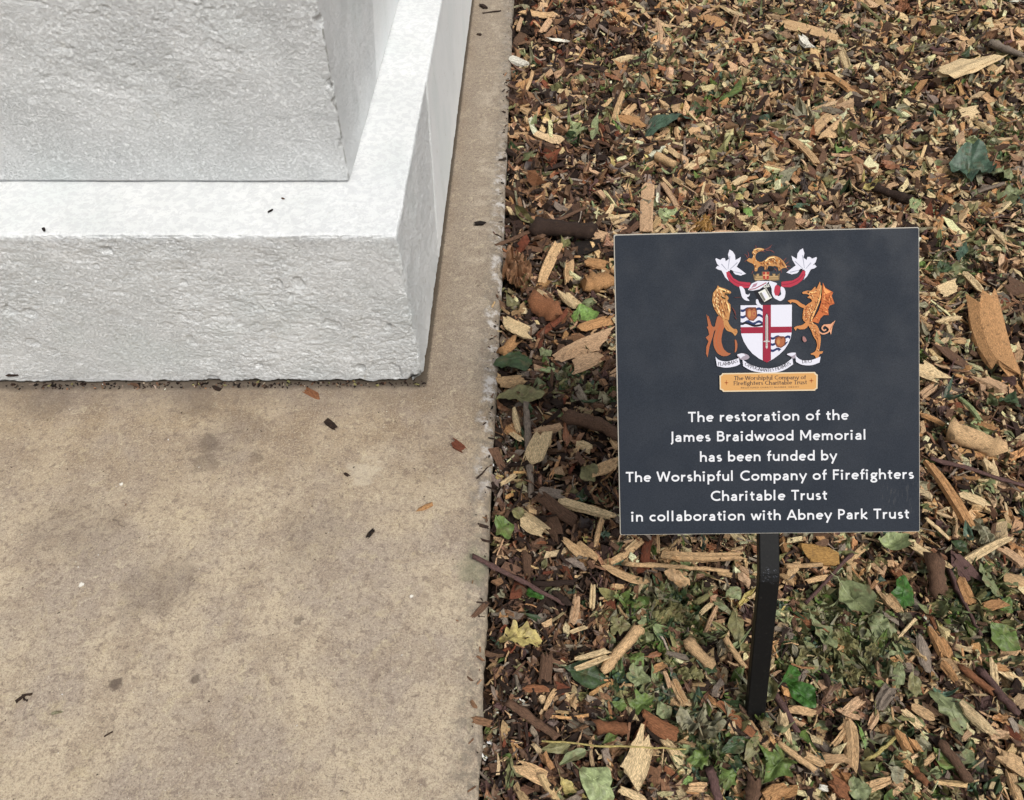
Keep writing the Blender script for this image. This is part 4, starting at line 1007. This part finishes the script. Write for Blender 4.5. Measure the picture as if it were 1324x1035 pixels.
hs_ = """
d 650 352 687 348 42 russet|c 719 320 699 360 15 tan|c 737 334 735 362 14 tan|c 758 338 785 342 9 amber|s 755 371 794 364 15 amber|c 729 380 746 394 14 cream
i 742 412 778 392 32 lime|s 688 390 719 408 17 orange|b 697 430 733 401 9 red|b 752 422 796 407 13 amber|c 655 414 680 430 20 cream|s 650 455 669 438 13 amber
c 722 458 780 437 18 pinkish|c 743 472 776 460 16 pinkish|l 637 470 692 463 22 deep|l 698 450 712 460 14 sage|l 697 476 719 475 8 pale|c 641 488 675 489 12 tan
l 640 512 704 507 26 olive|s 680 520 687 640 9 grey|c 665 528 672 556 9 cream|c 661 556 674 569 7 cream|c 702 562 686 598 29 cream|c 694 556 725 551 10 pinkish
l 731 541 733 578 9 orange|s 734 538 796 565 17 brown|c 751 573 763 579 11 cream|c 769 612 797 602 15 tan|l 752 600 768 622 22 olive|c 648 625 666 614 6 cream
c 722 646 793 667 11 cream|c 674 668 705 689 25 cream|b 710 664 722 696 23 brown|l 642 664 660 694 24 green|l 660 658 680 668 13 olive|t 612 722 729 779 6 purple
s 689 751 743 754 7 dark|b 680 714 682 745 12 brown|c 699 643 744 676 14 brown|c 700 637 726 641 12 grey|c 730 700 750 719 10 tan|c 748 705 770 721 9 tan
c 767 757 766 783 9 cream|l 676 757 704 770 15 vivid|s 718 764 738 781 9 dark|c 777 674 769 706 8 tan|c 746 770 741 801 13 pinkish|o 642 817 699 824 40 yellow
c 738 813 758 807 5 cream|l 731 860 786 878 33 deep|c 743 854 784 845 7 cream|c 745 866 785 852 8 cream|s 826 810 779 868 15 tan|s 657 906 722 956 13 brown
b 679 889 708 888 12 orange|c 718 886 703 918 7 tan|b 708 844 706 874 14 brown|s 770 939 812 941 16 orange|b 834 925 872 952 20 orange|c 836 953 816 1006 34 cream
t 700 961 886 970 3 yellow|l 748 992 797 1030 46 pale|l 700 968 742 962 18 olive|l 720 988 762 968 14 sage|c 672 989 701 1003 20 tan|l 722 1008 744 1028 18 yellow
c 859 953 876 974 12 cream|i 812 866 842 880 30 sage|i 818 916 846 898 34 green|l 792 906 812 912 16 green|l 816 840 832 860 18 green|c 846 864 862 856 10 amber|c 860 866 868 886 7 pinkish
c 873 877 886 910 12 tan|d 872 932 936 944 52 ash|b 932 909 973 951 12 orange|i 896 990 918 968 30 green|i 932 1014 956 992 32 green|i 1020 972 988 1008 52 green
l 962 984 982 952 17 olive|s 917 994 929 1036 13 purple|c 893 1018 913 1018 14 tan|l 884 1012 896 1004 12 lime|c 804 1020 838 1036 12 cream|s 975 1004 972 1036 20 brown|c 992 1030 1016 1016 26 amber
l 934 972 966 956 26 deep|l 1020 880 1056 914 32 vivid|l 1010 882 1036 862 22 vivid|c 1010 923 1017 955 14 cream|s 1002 897 1031 947 9 purple|c 1024 915 1053 921 12 tan
c 1094 919 1116 902 16 pinkish|c 1087 917 1113 928 7 pinkish|c 1150 891 1136 915 19 grey|c 1137 921 1127 939 12 pinkish|c 1103 936 1105 992 21 tan|c 1088 941 1100 928 5 tan|c 1080 963 1096 942 9 tan
l 1113 935 1122 966 6 lime|t 1120 985 1163 948 5 yellow|s 1006 961 1054 995 8 tan|c 1043 976 1065 987 9 tan|c 1076 995 1091 980 6 cream|c 1063 1017 1071 1019 8 white|l 1106 1002 1116 1036 28 sage
c 1081 1012 1097 1026 20 orange|c 1124 1018 1152 1008 14 tan|b 1198 834 1199 868 21 grey|c 1219 858 1237 880 10 amber|s 1243 862 1281 896 10 orange|c 1287 854 1292 890 9 cream
s 1268 866 1316 922 10 purple|l 1207 890 1254 950 44 sage|c 1242 914 1280 950 14 cream|c 1180 912 1209 927 12 tan|c 1171 918 1192 938 8 cream
s 1215 959 1251 1012 12 brown|c 1163 947 1177 970 10 amber|c 1180 957 1191 971 9 amber|c 1195 988 1211 974 8 tan|c 1168 979 1184 996 9 amber|s 1182 992 1199 1015 10 orange
c 1298 978 1324 992 20 tan|c 1308 1000 1319 1036 13 tan|c 1281 950 1306 947 12 pinkish|d 1285 927 1316 930 15 amber|c 1292 862 1309 864 12 amber|c 1300 868 1326 881 9 cream
l 1282 804 1322 838 30 green|l 1088 752 1126 796 40 sage|l 1126 786 1152 828 28 sage|l 1169 742 1171 786 38 vivid|s 1106 712 1042 780 7 purple|c 1040 714 1080 719 24 golden|s 1016 732 1064 730 5 tan
c 1044 751 1069 745 8 tan|b 1035 794 1094 826 12 orange|c 1182 705 1231 733 9 cream|c 1231 734 1302 696 12 cream|s 1200 728 1220 765 22 brown|t 1227 736 1272 818 6 purple|c 1241 750 1258 780 13 amber
l 1268 726 1290 772 26 sage|l 1132 706 1172 698 30 pale|c 1163 824 1183 801 6 cream|c 1148 770 1159 786 14 tan|c 1210 820 1226 850 16 amber|c 1232 829 1256 841 5 cream
c 1204 597 1259 677 12 amber|s 1226 558 1292 585 17 tan|t 1204 592 1326 628 5 purple|c 1246 639 1274 651 10 cream|c 1277 597 1291 622 13 cream|c 1199 670 1232 692 4 cream
c 1296 706 1324 729 9 pinkish|b 1238 727 1264 748 24 purple|c 1303 746 1325 750 16 tan|l 1232 696 1254 712 18 deep|d 1262 668 1288 716 22 ash|b 1268 400 1297 480 42 amber
c 1245 507 1271 541 5 pale|c 1286 294 1301 309 10 cream|c 1218 374 1234 369 15 cream|c 1215 414 1240 408 8 cream|c 1209 300 1215 283 14 amber|b 1216 446 1247 470 14 brown|c 1186 474 1214 488 16 cream
c 1190 513 1208 499 13 pinkish|c 1193 534 1223 548 6 amber|l 1252 304 1242 332 14 teal|l 1208 344 1234 342 13 deep|l 1294 512 1322 524 22 deep|c 1250 350 1269 372 7 cream|c 1270 489 1302 501 15 pinkish
c 1307 358 1290 375 4 tan|b 1306 364 1326 374 14 brown|l 1282 226 1226 216 40 teal|l 1282 218 1312 226 24 sage|l 1304 238 1324 250 20 sage|c 1105 196 1117 235 10 pinkish|l 1176 243 1190 273 15 pale
c 1200 202 1208 217 8 cream|s 1260 244 1301 234 4 grey|c 1226 248 1245 236 5 cream|l 1139 208 1163 218 9 orange|s 1126 240 1176 260 7 dark|c 1067 178 1086 161 16 tan|c 1051 169 1071 149 11 tan
c 1014 33 1086 45 8 tan|c 912 19 938 33 15 amber|c 942 14 958 17 15 cream|c 1073 94 1106 118 11 amber|c 1087 62 1101 91 10 cream|c 1099 91 1117 83 6 cream|c 1036 48 1047 61 10 white
l 916 130 958 112 22 green|l 894 142 914 134 15 deep|l 824 172 892 150 30 teal|i 738 172 760 160 18 sage|l 774 146 766 178 11 sage|c 791 160 805 118 8 tan|c 808 146 821 131 9 tan|c 802 148 829 157 8 amber
b 838 240 835 302 16 pinkish|c 858 236 878 267 8 pinkish|s 848 199 872 211 10 tan|c 888 217 914 199 8 cream|s 886 175 885 210 4 grey|l 853 268 872 282 18 pale|l 962 262 974 278 9 lime|c 948 238 965 228 8 cream
d 898 288 926 286 18 golden|c 1026 178 1056 213 8 tan|l 1008 240 1030 206 22 ash|d 1040 210 1042 246 14 dark|b 1220 103 1262 84 32 cream|l 1220 120 1238 134 17 russet|c 1244 146 1264 140 15 cream
t 1109 0 1148 33 3 olive|t 1281 56 1326 76 5 grey|c 1261 65 1271 75 5 cream|d 1160 8 1188 8 12 orange|c 669 39 674 21 6 pinkish|c 700 40 715 20 8 pinkish|c 681 16 716 21 7 tan|c 715 50 734 52 8 white
c 682 117 691 83 5 tan|c 661 74 681 84 7 white|c 793 77 823 70 5 cream|c 851 21 856 53 7 pinkish|l 782 90 803 103 9 orange|c 665 232 669 260 3 ash|c 657 264 663 275 7 cream|s 693 293 766 306 15 dark
t 640 315 757 274 4 brown|c 774 285 812 280 4 cream|b 756 297 791 304 12 pinkish|c 784 279 793 267 7 cream|b 742 321 777 312 16 black|c 857 718 959 720 12 tan|d 852 718 884 716 20 tan
b 838 694 832 731 12 red|c 851 691 851 717 5 tan|b 782 733 836 753 12 tan|b 790 728 830 701 11 tan|t 810 732 942 740 5 tan|l 858 738 894 752 26 tan|d 913 708 927 704 10 orange|c 907 790 922 776 7 cream
c 914 813 928 782 8 pinkish|s 900 777 923 764 8 olive|s 889 829 922 860 12 tan|c 897 806 892 829 5 cream|s 938 823 966 860 10 tan|d 845 792 888 786 34 olive|l 954 776 958 828 22 olive|l 940 770 960 758 18 sage
i 790 804 820 810 28 olive|l 836 846 858 841 9 orange|d 1080 812 1112 850 28 olive|l 1050 800 1080 838 24 sage|d 1120 850 1140 830 20 olive|l 1168 852 1158 890 18 sage|l 1180 868 1186 900 18 olive|d 876 866 912 872 22 olive
l 900 848 928 868 14 deep|l 852 906 868 926 20 sage|l 780 960 800 946 12 green|l 1290 780 1312 790 18 green|l 1200 1010 1220 990 16 sage|l 1240 990 1262 968 20 sage|l 1152 990 1172 1012 22 ash|d 1090 860 1112 880 22 olive
"""
big = {(836, 953): 'large flat cream wood slab with split lower end at the bottom of the mulch', (642, 817): 'pale yellow lobed oak leaf lying by the slab edge', (1268, 400): 'large flat tan bark piece right of the sign',
       (872, 932): 'lichen-crusted crumpled leaf left of the foot of the post', (824, 172): 'big dark teal curled leaf raised above its shadow', (1220, 103): 'raised cream bark piece in the far right mulch',
       (1020, 972): 'bright green ivy leaf in front of the foot of the post', (1169, 742): 'round vivid green leaf right of the post', (612, 722): 'thin purplish twig reaching out over the slab edge',
       (722, 646): 'long straight cream stick left of the sign lettering', (680, 520): 'long grey stick running under the cream block', (1226, 216): 'teal green leaf in the far right mulch', (742, 412): 'torn bright green leaf left of the sign crest',
       (1040, 714): 'golden fibrous chunk below the sign', (857, 718): 'long tan splintered stick directly below the sign', (810, 732): 'thin pale stalk curving left of the post', (748, 992): 'pale green leaf at the bottom near the slab'}
LIFT = {(824, 172): (.035, -.45), (1220, 103): (.025, -.30), (612, 722): (.010, 0), (640, 315): (.008, 0), (700, 961): (.016, 0), (836, 953): (.008, .05), (745, 866): (.012, 0), (743, 854): (.014, 0), (1268, 400): (.010, .1), (702, 562): (.008, .1), (680, 520): (-.004, 0), (810, 732): (.014, 0), (837, 470): (0, 0), (637, 470): (.012, 0), (1242, 914): (.010, 0)}
for item in hs_.replace('\n', '|').split('|'):
    if not item.strip(): continue
    q = item.split(); c = [float(v) for v in q[1:6]]
    lf, tl = LIFT.get((int(c[0]), int(c[1])), (0.0, None))
    hero(q[0], *c, q[6], lift=lf, tilt=tl, label=big.get((int(c[0]), int(c[1]))))
NAME = dict(c='wood_chip', s='stick', t='twig', l='leaf', i='ivy_leaf', o='oak_leaf', d='dead_leaf', b='bark_flake')
CAT = dict(c='wood chip', s='stick', t='twig', l='leaf', i='leaf', o='leaf', d='leaf', b='bark')
GRP = dict(c='wood chips lying on the mulch', s='sticks lying in the mulch', t='thin twigs lying on the mulch', l='fallen leaves on the mulch', i='fallen leaves on the mulch', o='fallen leaves on the mulch', d='fallen leaves on the mulch', b='bark flakes on the mulch')
def build_piece(kind, c, a, b, L, W, ck, lift, label, tilt, mx, my, lp, ang, zbase=None):
    cols = None
    if kind in 'cb':
        T = min(max(W*random.uniform(.35, .65), .003), .011) if kind == 'c' else max(.0018, W*.16)
        V, LC, Fc = chip_mesh(L, W, T, kind == 'b'); mat = M_WOOD
    elif kind in 'st':
        V, LC, Fc = stick_mesh(L, W, kind == 't'); mat = M_WOOD; T = W
    else:
        V, LC, Fc, cols = leaf_mesh(kind, L, W, .55 if kind == 'd' else .28, ck); T = .004; mat = M_FRESH if ck in ('green', 'vivid', 'lime', 'deep', 'teal', 'pale') and kind != 'd' else M_LEAF
    me = mesh_py(NAME[kind], V, Fc, smooth=kind in 'stlio')
    set_attr(me, np.array(cols) if cols is not None else np.repeat((PAL[ck]*math.exp(random.gauss(0, .07)))[None], len(V), 0), np.array(LC)+np.array([[random.uniform(0, 5) for _ in range(3)]]))
    me.materials.append(mat)
    o = bpy.data.objects.new(NAME[kind], me); COL.objects.link(o)
    t1 = random.gauss(0, .06 if L > .06 else .14); t2 = random.gauss(0, .20)
    if tilt is not None: t2 = tilt
    n = np.cross(a, b)
    R = Matrix(((a[0], b[0], n[0]), (a[1], b[1], n[1]), (a[2], b[2], n[2]))) @ Matrix.Rotation(t1, 3, 'Y') @ Matrix.Rotation(t2, 3, 'X')
    zz = (float(bedz(c[0], c[1]))*.7 + .008 + T*.3 + lift) if zbase is None else zbase+T*.45
    o.matrix_world = Matrix.Translation((c[0], c[1], zz)) @ R.to_4x4()
    tag(o, label or auto_label(mx, my, lp, kind, ck, ang), CAT[kind], GRP[kind])
    return o
for hp in HPIECES: build_piece(*hp)

# ------------------------------------------------------------------ the mass of small litter nobody could count
gx = np.linspace(-.06, 2.75, 330); gy = np.linspace(-.15, 4.3, 500)
A, B = np.meshgrid(gx, gy, indexing='ij'); P = np.stack([A, B, 0*A], -1)
P[..., 2] = bedz(A, B) - .024 + .005*fbm(P, 60, 2, 330)
tag(link('soil', mesh_quads('soil', P, grid_faces(*A.shape), smooth=True), M_SOIL), kind='structure')

def tone(x, y):
    """0 = dark soily strip beside the slab and patches, 1 = bright chip-rich mulch"""
    P = np.stack([x, y, 0*x], -1)
    return np.clip(sstep(x+.07*vnoise(P, 5, 340)-.09*y, .0, .36)*.95+.06+.55*fbm(P, 3.6, 3, 341), 0, 1)
WN = ['dark', 'brown', 'russet', 'red', 'grey', 'orange', 'amber', 'tan', 'pinkish', 'cream']
WD = np.array([.36, .26, .08, .02, .12, .01, .04, .05, .04, .02]); WB = np.array([.14, .12, .05, .01, .08, .01, .09, .22, .12, .22])
def wood_cols(x, y, k=1.0):
    t = tone(x, y)[:, None]*k
    return pick(len(x), WN, WD*(1-t)+WB*t)
LN = ['olive', 'sage', 'green', 'deep', 'teal', 'russet', 'brown', 'ash', 'yellow', 'dark']
def leaf_cols(x, y):
    t = tone(x, y)[:, None]
    return pick(len(x), LN, np.array([.06, .04, .03, .05, .02, .30, .30, .05, .02, .13])*(1-t)+np.array([.24, .19, .03, .05, .02, .12, .15, .13, .04, .04])*t)
def logn(n, m, s, lo, hi): return np.clip(m*np.exp(rng.normal(0, s, n)), lo, hi)

def fs(y): return 1.12+.95*sstep(y, .5, 2.4)          # coarser away from the path
n = 16000; x, y = sample_xy(n, p=1.5)
prisms('soil_crumbs', n, logn(n, .0055, .4, .002, .013), logn(n, .0045, .4, .002, .01), logn(n, .0035, .4, .0015, .008), pick(n, ['black', 'dark', 'brown', 'russet', 'tan', 'cream'], [.33, .32, .18, .06, .07, .04]), M_CRUMB, ns=2, x=x, y=y, zr=(-.016, -.002), pit=.6, jit=.25, end=.2)
n = 17500; x, y = sample_xy(n, p=2.1)
prisms('shredded_wood', n, logn(n, .018, .5, .006, .055)*fs(y), logn(n, .0036, .4, .0012, .008)*fs(y), logn(n, .0022, .35, .0008, .004)*fs(y), wood_cols(x, y), M_WOOD, ns=3, x=x, y=y, zr=(-.020, .012), pit=.42, end=.25, bend=.07)
n = 13000; x, y = sample_xy(n, p=2.0)
prisms('fine_fibres', n, logn(n, .016, .5, .006, .05)*fs(y), logn(n, .0017, .35, .0008, .004)*fs(y), logn(n, .0012, .3, .0006, .0025)*fs(y), pick(n, ['dark', 'brown', 'purple', 'grey', 'tan', 'cream', 'russet'], [.24, .24, .1, .12, .12, .1, .08]), M_WOOD, ns=3, x=x, y=y, zr=(-.012, .012), pit=.45, end=.3, bend=.12)
n = 9800; x, y = sample_xy(n, p=2.1)
prisms('wood_mulch', n, logn(n, .019, .42, .007, .045)*fs(y), logn(n, .0085, .42, .0035, .019)*fs(y), logn(n, .0042, .35, .0015, .009)*fs(y), wood_cols(x, y), M_WOOD, ns=4, x=x, y=y, zr=(-.018, .011), pit=.40, bend=.04)
n = 2200; x, y = sample_xy(n, p=1.5)
prisms('coarse_chips', n, logn(n, .034, .28, .02, .06)*fs(y), logn(n, .012, .3, .007, .021)*fs(y), logn(n, .0060, .3, .003, .010)*fs(y), wood_cols(x, y, 1.1), M_WOOD, ns=5, x=x, y=y, zr=(-.014, .009), pit=.30, bend=.03)
n = 6000; x, y = sample_xy(n, p=2.1)
leaves('bark_litter', n, logn(n, .023, .38, .009, .045)*fs(y), logn(n, .012, .38, .005, .024)*fs(y), pick(n, ['dark', 'brown', 'purple', 'red', 'russet', 'grey', 'orange'], [.3, .28, .15, .05, .10, .10, .02]), M_WOOD, crump=.07, curl=.5, zr=(-.012, .007), x=x, y=y, pit=.45)
n = 5800; x, y = sample_xy(n, p=2.1)
leaves('leaf_litter', n, logn(n, .023, .4, .008, .048)*fs(y), logn(n, .013, .4, .005, .028)*fs(y), leaf_cols(x, y), M_LEAF, crump=.16, curl=.6, zr=(-.010, .010), x=x, y=y, pit=.5)
n = 1500; x, y = sample_xy(n, p=1.1)
prisms('fine_twigs', n, logn(n, .042, .4, .02, .10), logn(n, .0024, .3, .001, .005), logn(n, .0024, .3, .001, .005), pick(n, ['purple', 'brown', 'grey', 'dark', 'amber', 'olive', 'tan'], [.22, .22, .2, .12, .08, .06, .1]), M_WOOD, ns=5, x=x, y=y, zr=(-.004, .010), pit=.16, bend=.12, end=.05)
# green leaf clusters seen in the photograph
cl = [(860, 800, 70, 260), (1090, 810, 80, 300), (830, 890, 55, 120), (1110, 850, 60, 160), (940, 960, 70, 140), (1260, 760, 60, 110), (940, 120, 60, 90), (1290, 180, 60, 110), (1100, 30, 90, 60), (800, 110, 60, 60), (1240, 330, 50, 60), (740, 480, 50, 50), (1180, 1010, 120, 150), (1270, 800, 60, 80), (920, 190, 80, 70)]
X_, Y_ = [], []
for (px, py, r, k) in cl:
    for _ in range(int(k*1.35)):
        g = gp(px+random.gauss(0, r*.45), py+random.gauss(0, r*.38)); X_.append(max(g[0], -.03)); Y_.append(g[1])
x, y = np.array(X_), np.array(Y_); n = len(x)
leaves('green_litter', n, logn(n, .029, .33, .012, .052), logn(n, .019, .33, .008, .036), pick(n, ['green', 'sage', 'olive', 'deep', 'teal', 'ash'], [.12, .30, .28, .12, .05, .13], v=.2), M_LEAF, crump=.16, curl=.7, zr=(-.004, .010), x=x, y=y)
# pale cement crumbs along the broken slab margin
X_, Y_ = [], []
for (px, py, rx, ry, k) in ((650, 545, 9, 30, 200), (645, 600, 8, 25, 90), (640, 960, 14, 28, 160), (667, 900, 8, 14, 50), (655, 30, 5, 20, 10), (658, 240, 5, 60, 60), (790, 95, 20, 8, 30)):
    for _ in range(k):
        g = gp(px+random.gauss(0, rx), py+random.gauss(0, ry)); X_.append(g[0]); Y_.append(g[1])
x, y = np.array(X_), np.array(Y_); n = len(x)
prisms('cement_crumbs', n, logn(n, .0042, .45, .0015, .011), logn(n, .003, .4, .001, .007), logn(n, .0022, .4, .001, .005), pick(n, ['white', 'ash', 'grey'], [.2, .45, .35]), M_CRUMB, ns=2, x=x, y=y, zr=(-.004, .004), pit=.4, jit=.25, end=.2)
# dark grains spilled over the margin of the slab
n = 90; y = rng.uniform(.15, 3.3, n); x = -.040 - np.abs(rng.normal(0, .008, n)); 
m2 = 160; y = np.concatenate([y, 1.118+rng.uniform(-.012, .001, m2)]); x = np.concatenate([x, rng.uniform(-1.15, -.2, m2)]); y[n:] += (x[n:]+.204)*.0417
n += m2
def on_slab(name, x, y, L, W, T, col, mat):
    global bedz
    keep = bedz; bedz = lambda a, b: np.zeros_like(a)+.0008
    o = prisms(name, len(x), L, W, T, col, mat, ns=2, x=x, y=y, zr=(0, .0008), pit=.12, jit=.22, end=.2); bedz = keep; return o
on_slab('spilled_grains', x, y, logn(n, .0026, .35, .001, .0045), logn(n, .002, .4, .0008, .005), logn(n, .0016, .3, .0006, .003), pick(n, ['black', 'dark', 'brown', 'russet'], [.4, .35, .18, .07]), M_CRUMB)
n = 170; y = 1.1185+rng.normal(0, .0035, n); x = rng.uniform(-1.15, -.2, n); y += (x+.204)*.0417
on_slab('foot_dirt', x, y, logn(n, .0045, .5, .0015, .016), logn(n, .0026, .4, .0015, .008), logn(n, .0030, .4, .001, .006), pick(n, ['black', 'dark', 'brown', 'olive', 'grey'], [.36, .3, .1, .1, .14]), M_CRUMB)
n = 50; y = rng.uniform(.15, 2.6, n); x = -.042-np.abs(rng.normal(0, .010, n))
on_slab('spilled_shreds', x, y, logn(n, .010, .45, .004, .024), logn(n, .0035, .4, .0012, .008), logn(n, .0020, .3, .0008, .004), pick(n, ['dark', 'brown', 'russet', 'tan', 'black'], [.3, .3, .15, .1, .15]), M_WOOD)
n = 260; x = rng.uniform(-1.2, -.05, n); y = rng.uniform(.15, 1.1, n)
on_slab('slab_grit', x, y, logn(n, .0016, .5, .0006, .004), logn(n, .0012, .3, .0005, .002), logn(n, .0009, .3, .0005, .0015), pick(n, ['black', 'dark', 'white', 'brown'], [.4, .3, .15, .15]), M_CRUMB)

# ---- single crumbs one can point at on the slab and on the ledge
def bit(kind, x1, y1, x2, y2, w_, ck, name, label, cat, zb=0.0, plane=None):
    z0 = zb; A_, B_ = gp(x1, y1, z0), gp(x2, y2, z0); a = B_-A_; L = np.linalg.norm(a); a /= L
    b = np.cross([0, 0, 1], a); c = (A_+B_)/2
    W = w_*(np.linalg.norm(c-CAM)/F)
    o = build_piece(kind, c, a, b, L, W, ck, 0, label, 0, 0, 0, 0, 0, zbase=zb)
    o.name = name; o['category'] = cat; del o['group']
    return o
bit('c', 424, 547, 434, 555, 8, 'dark', 'bark_crumb', 'dark brown bark crumb on the slab below the orange-brown one', 'bark crumb')
bit('b', 397, 506, 413, 515, 10, 'orange', 'bark_crumb', 'orange-brown bark crumb on the slab at the foot of the plinth', 'bark crumb')
bit('c', 587, 575, 599, 582, 12, 'red', 'bark_chip', 'reddish square bark chip on the slab near the mulch edge', 'bark chip')
bit('c', 541, 660, 559, 654, 8, 'amber', 'wood_chip', 'small light tan wood chip alone on the open slab', 'wood chip')
bit('c', 475, 695, 483, 686, 6, 'black', 'bark_crumb', 'blackish crumb on the slab left of the small tan chip', 'bark crumb')
bit('t', 22, 908, 42, 898, 3, 'dark', 'twig', 'tiny dark forked twig on the slab at the far left', 'twig')
bit('t', 30, 899, 36, 908, 2.5, 'dark', 'twig', 'tiny dark sliver touching the twig at the far left of the slab', 'twig')
bit('s', 136, 952, 146, 947, 2, 'dark', 'twig', 'tiny dark splinter in the lower left of the slab', 'twig')
bit('c', 68, 923, 82, 920, 3, 'ash', 'bark_flake', 'small pale flake in the lower left of the slab', 'bark flake')
bit('c', 615, 291, 626, 290, 6, 'black', 'bark_crumb', 'black oval crumb on the narrow slab strip beside the plinth', 'bark crumb')
bit('c', 276, 501, 284, 505, 5, 'dark', 'bark_crumb', 'dark crumb at the foot of the plinth left of the orange-brown one', 'bark crumb')
bit('c', 170, 497, 180, 500, 5, 'brown', 'bark_crumb', 'brown crumb at the foot of the plinth towards the left', 'bark crumb')
bit('t', 624, 18, 648, 16, 2, 'dark', 'twig', 'thin dark twig on the far slab strip', 'twig')
bit('c', 622, 8, 628, 12, 6, 'dark', 'bark_crumb', 'dark crumb beyond the thin twig on the far slab strip', 'bark crumb')
bit('c', 617, 45, 622, 46, 4, 'dark', 'bark_crumb', 'dark crumb in front of the thin twig on the far slab strip', 'bark crumb')
bit('t', 617, 620, 631, 604, 2.5, 'dark', 'twig', 'short dark twig on the slab margin by the mulch', 'twig')
bit('c', 446, 613, 451, 616, 4, 'dark', 'bark_crumb', 'tiny dark crumb in the middle of the slab', 'bark crumb')
bit('t', 146, 672, 158, 682, 2, 'grey', 'twig', 'tiny grey sliver on the left half of the slab', 'twig')
bit('b', 613, 797, 630, 780, 9, 'brown', 'bark_flake', 'brown bark flake resting on the slab margin left of the oak leaf', 'bark flake')
bit('b', 612, 930, 632, 936, 9, 'russet', 'bark_flake', 'russet bark flake on the slab margin near the camera', 'bark flake')
bit('c', 20, 471, 31, 470, 4, 'dark', 'bark_crumb', 'dark crumb caught on the foot of the plinth at the far left', 'bark crumb', zb=.03).location.y -= .035
bit('c', 56, 296, 58, 300, 3, 'black', 'seed_husk', 'black speck on the plinth ledge at the far left', 'seed husk', zb=.4005)
bit('c', 347, 275, 353, 272, 3, 'black', 'seed_husk', 'black speck on the plinth ledge, the larger right-hand one', 'seed husk', zb=.4005)
bit('c', 365, 257, 367, 258, 2.5, 'brown', 'seed_husk', 'tiny brown speck on the plinth ledge close to the upper block', 'seed husk', zb=.4005)
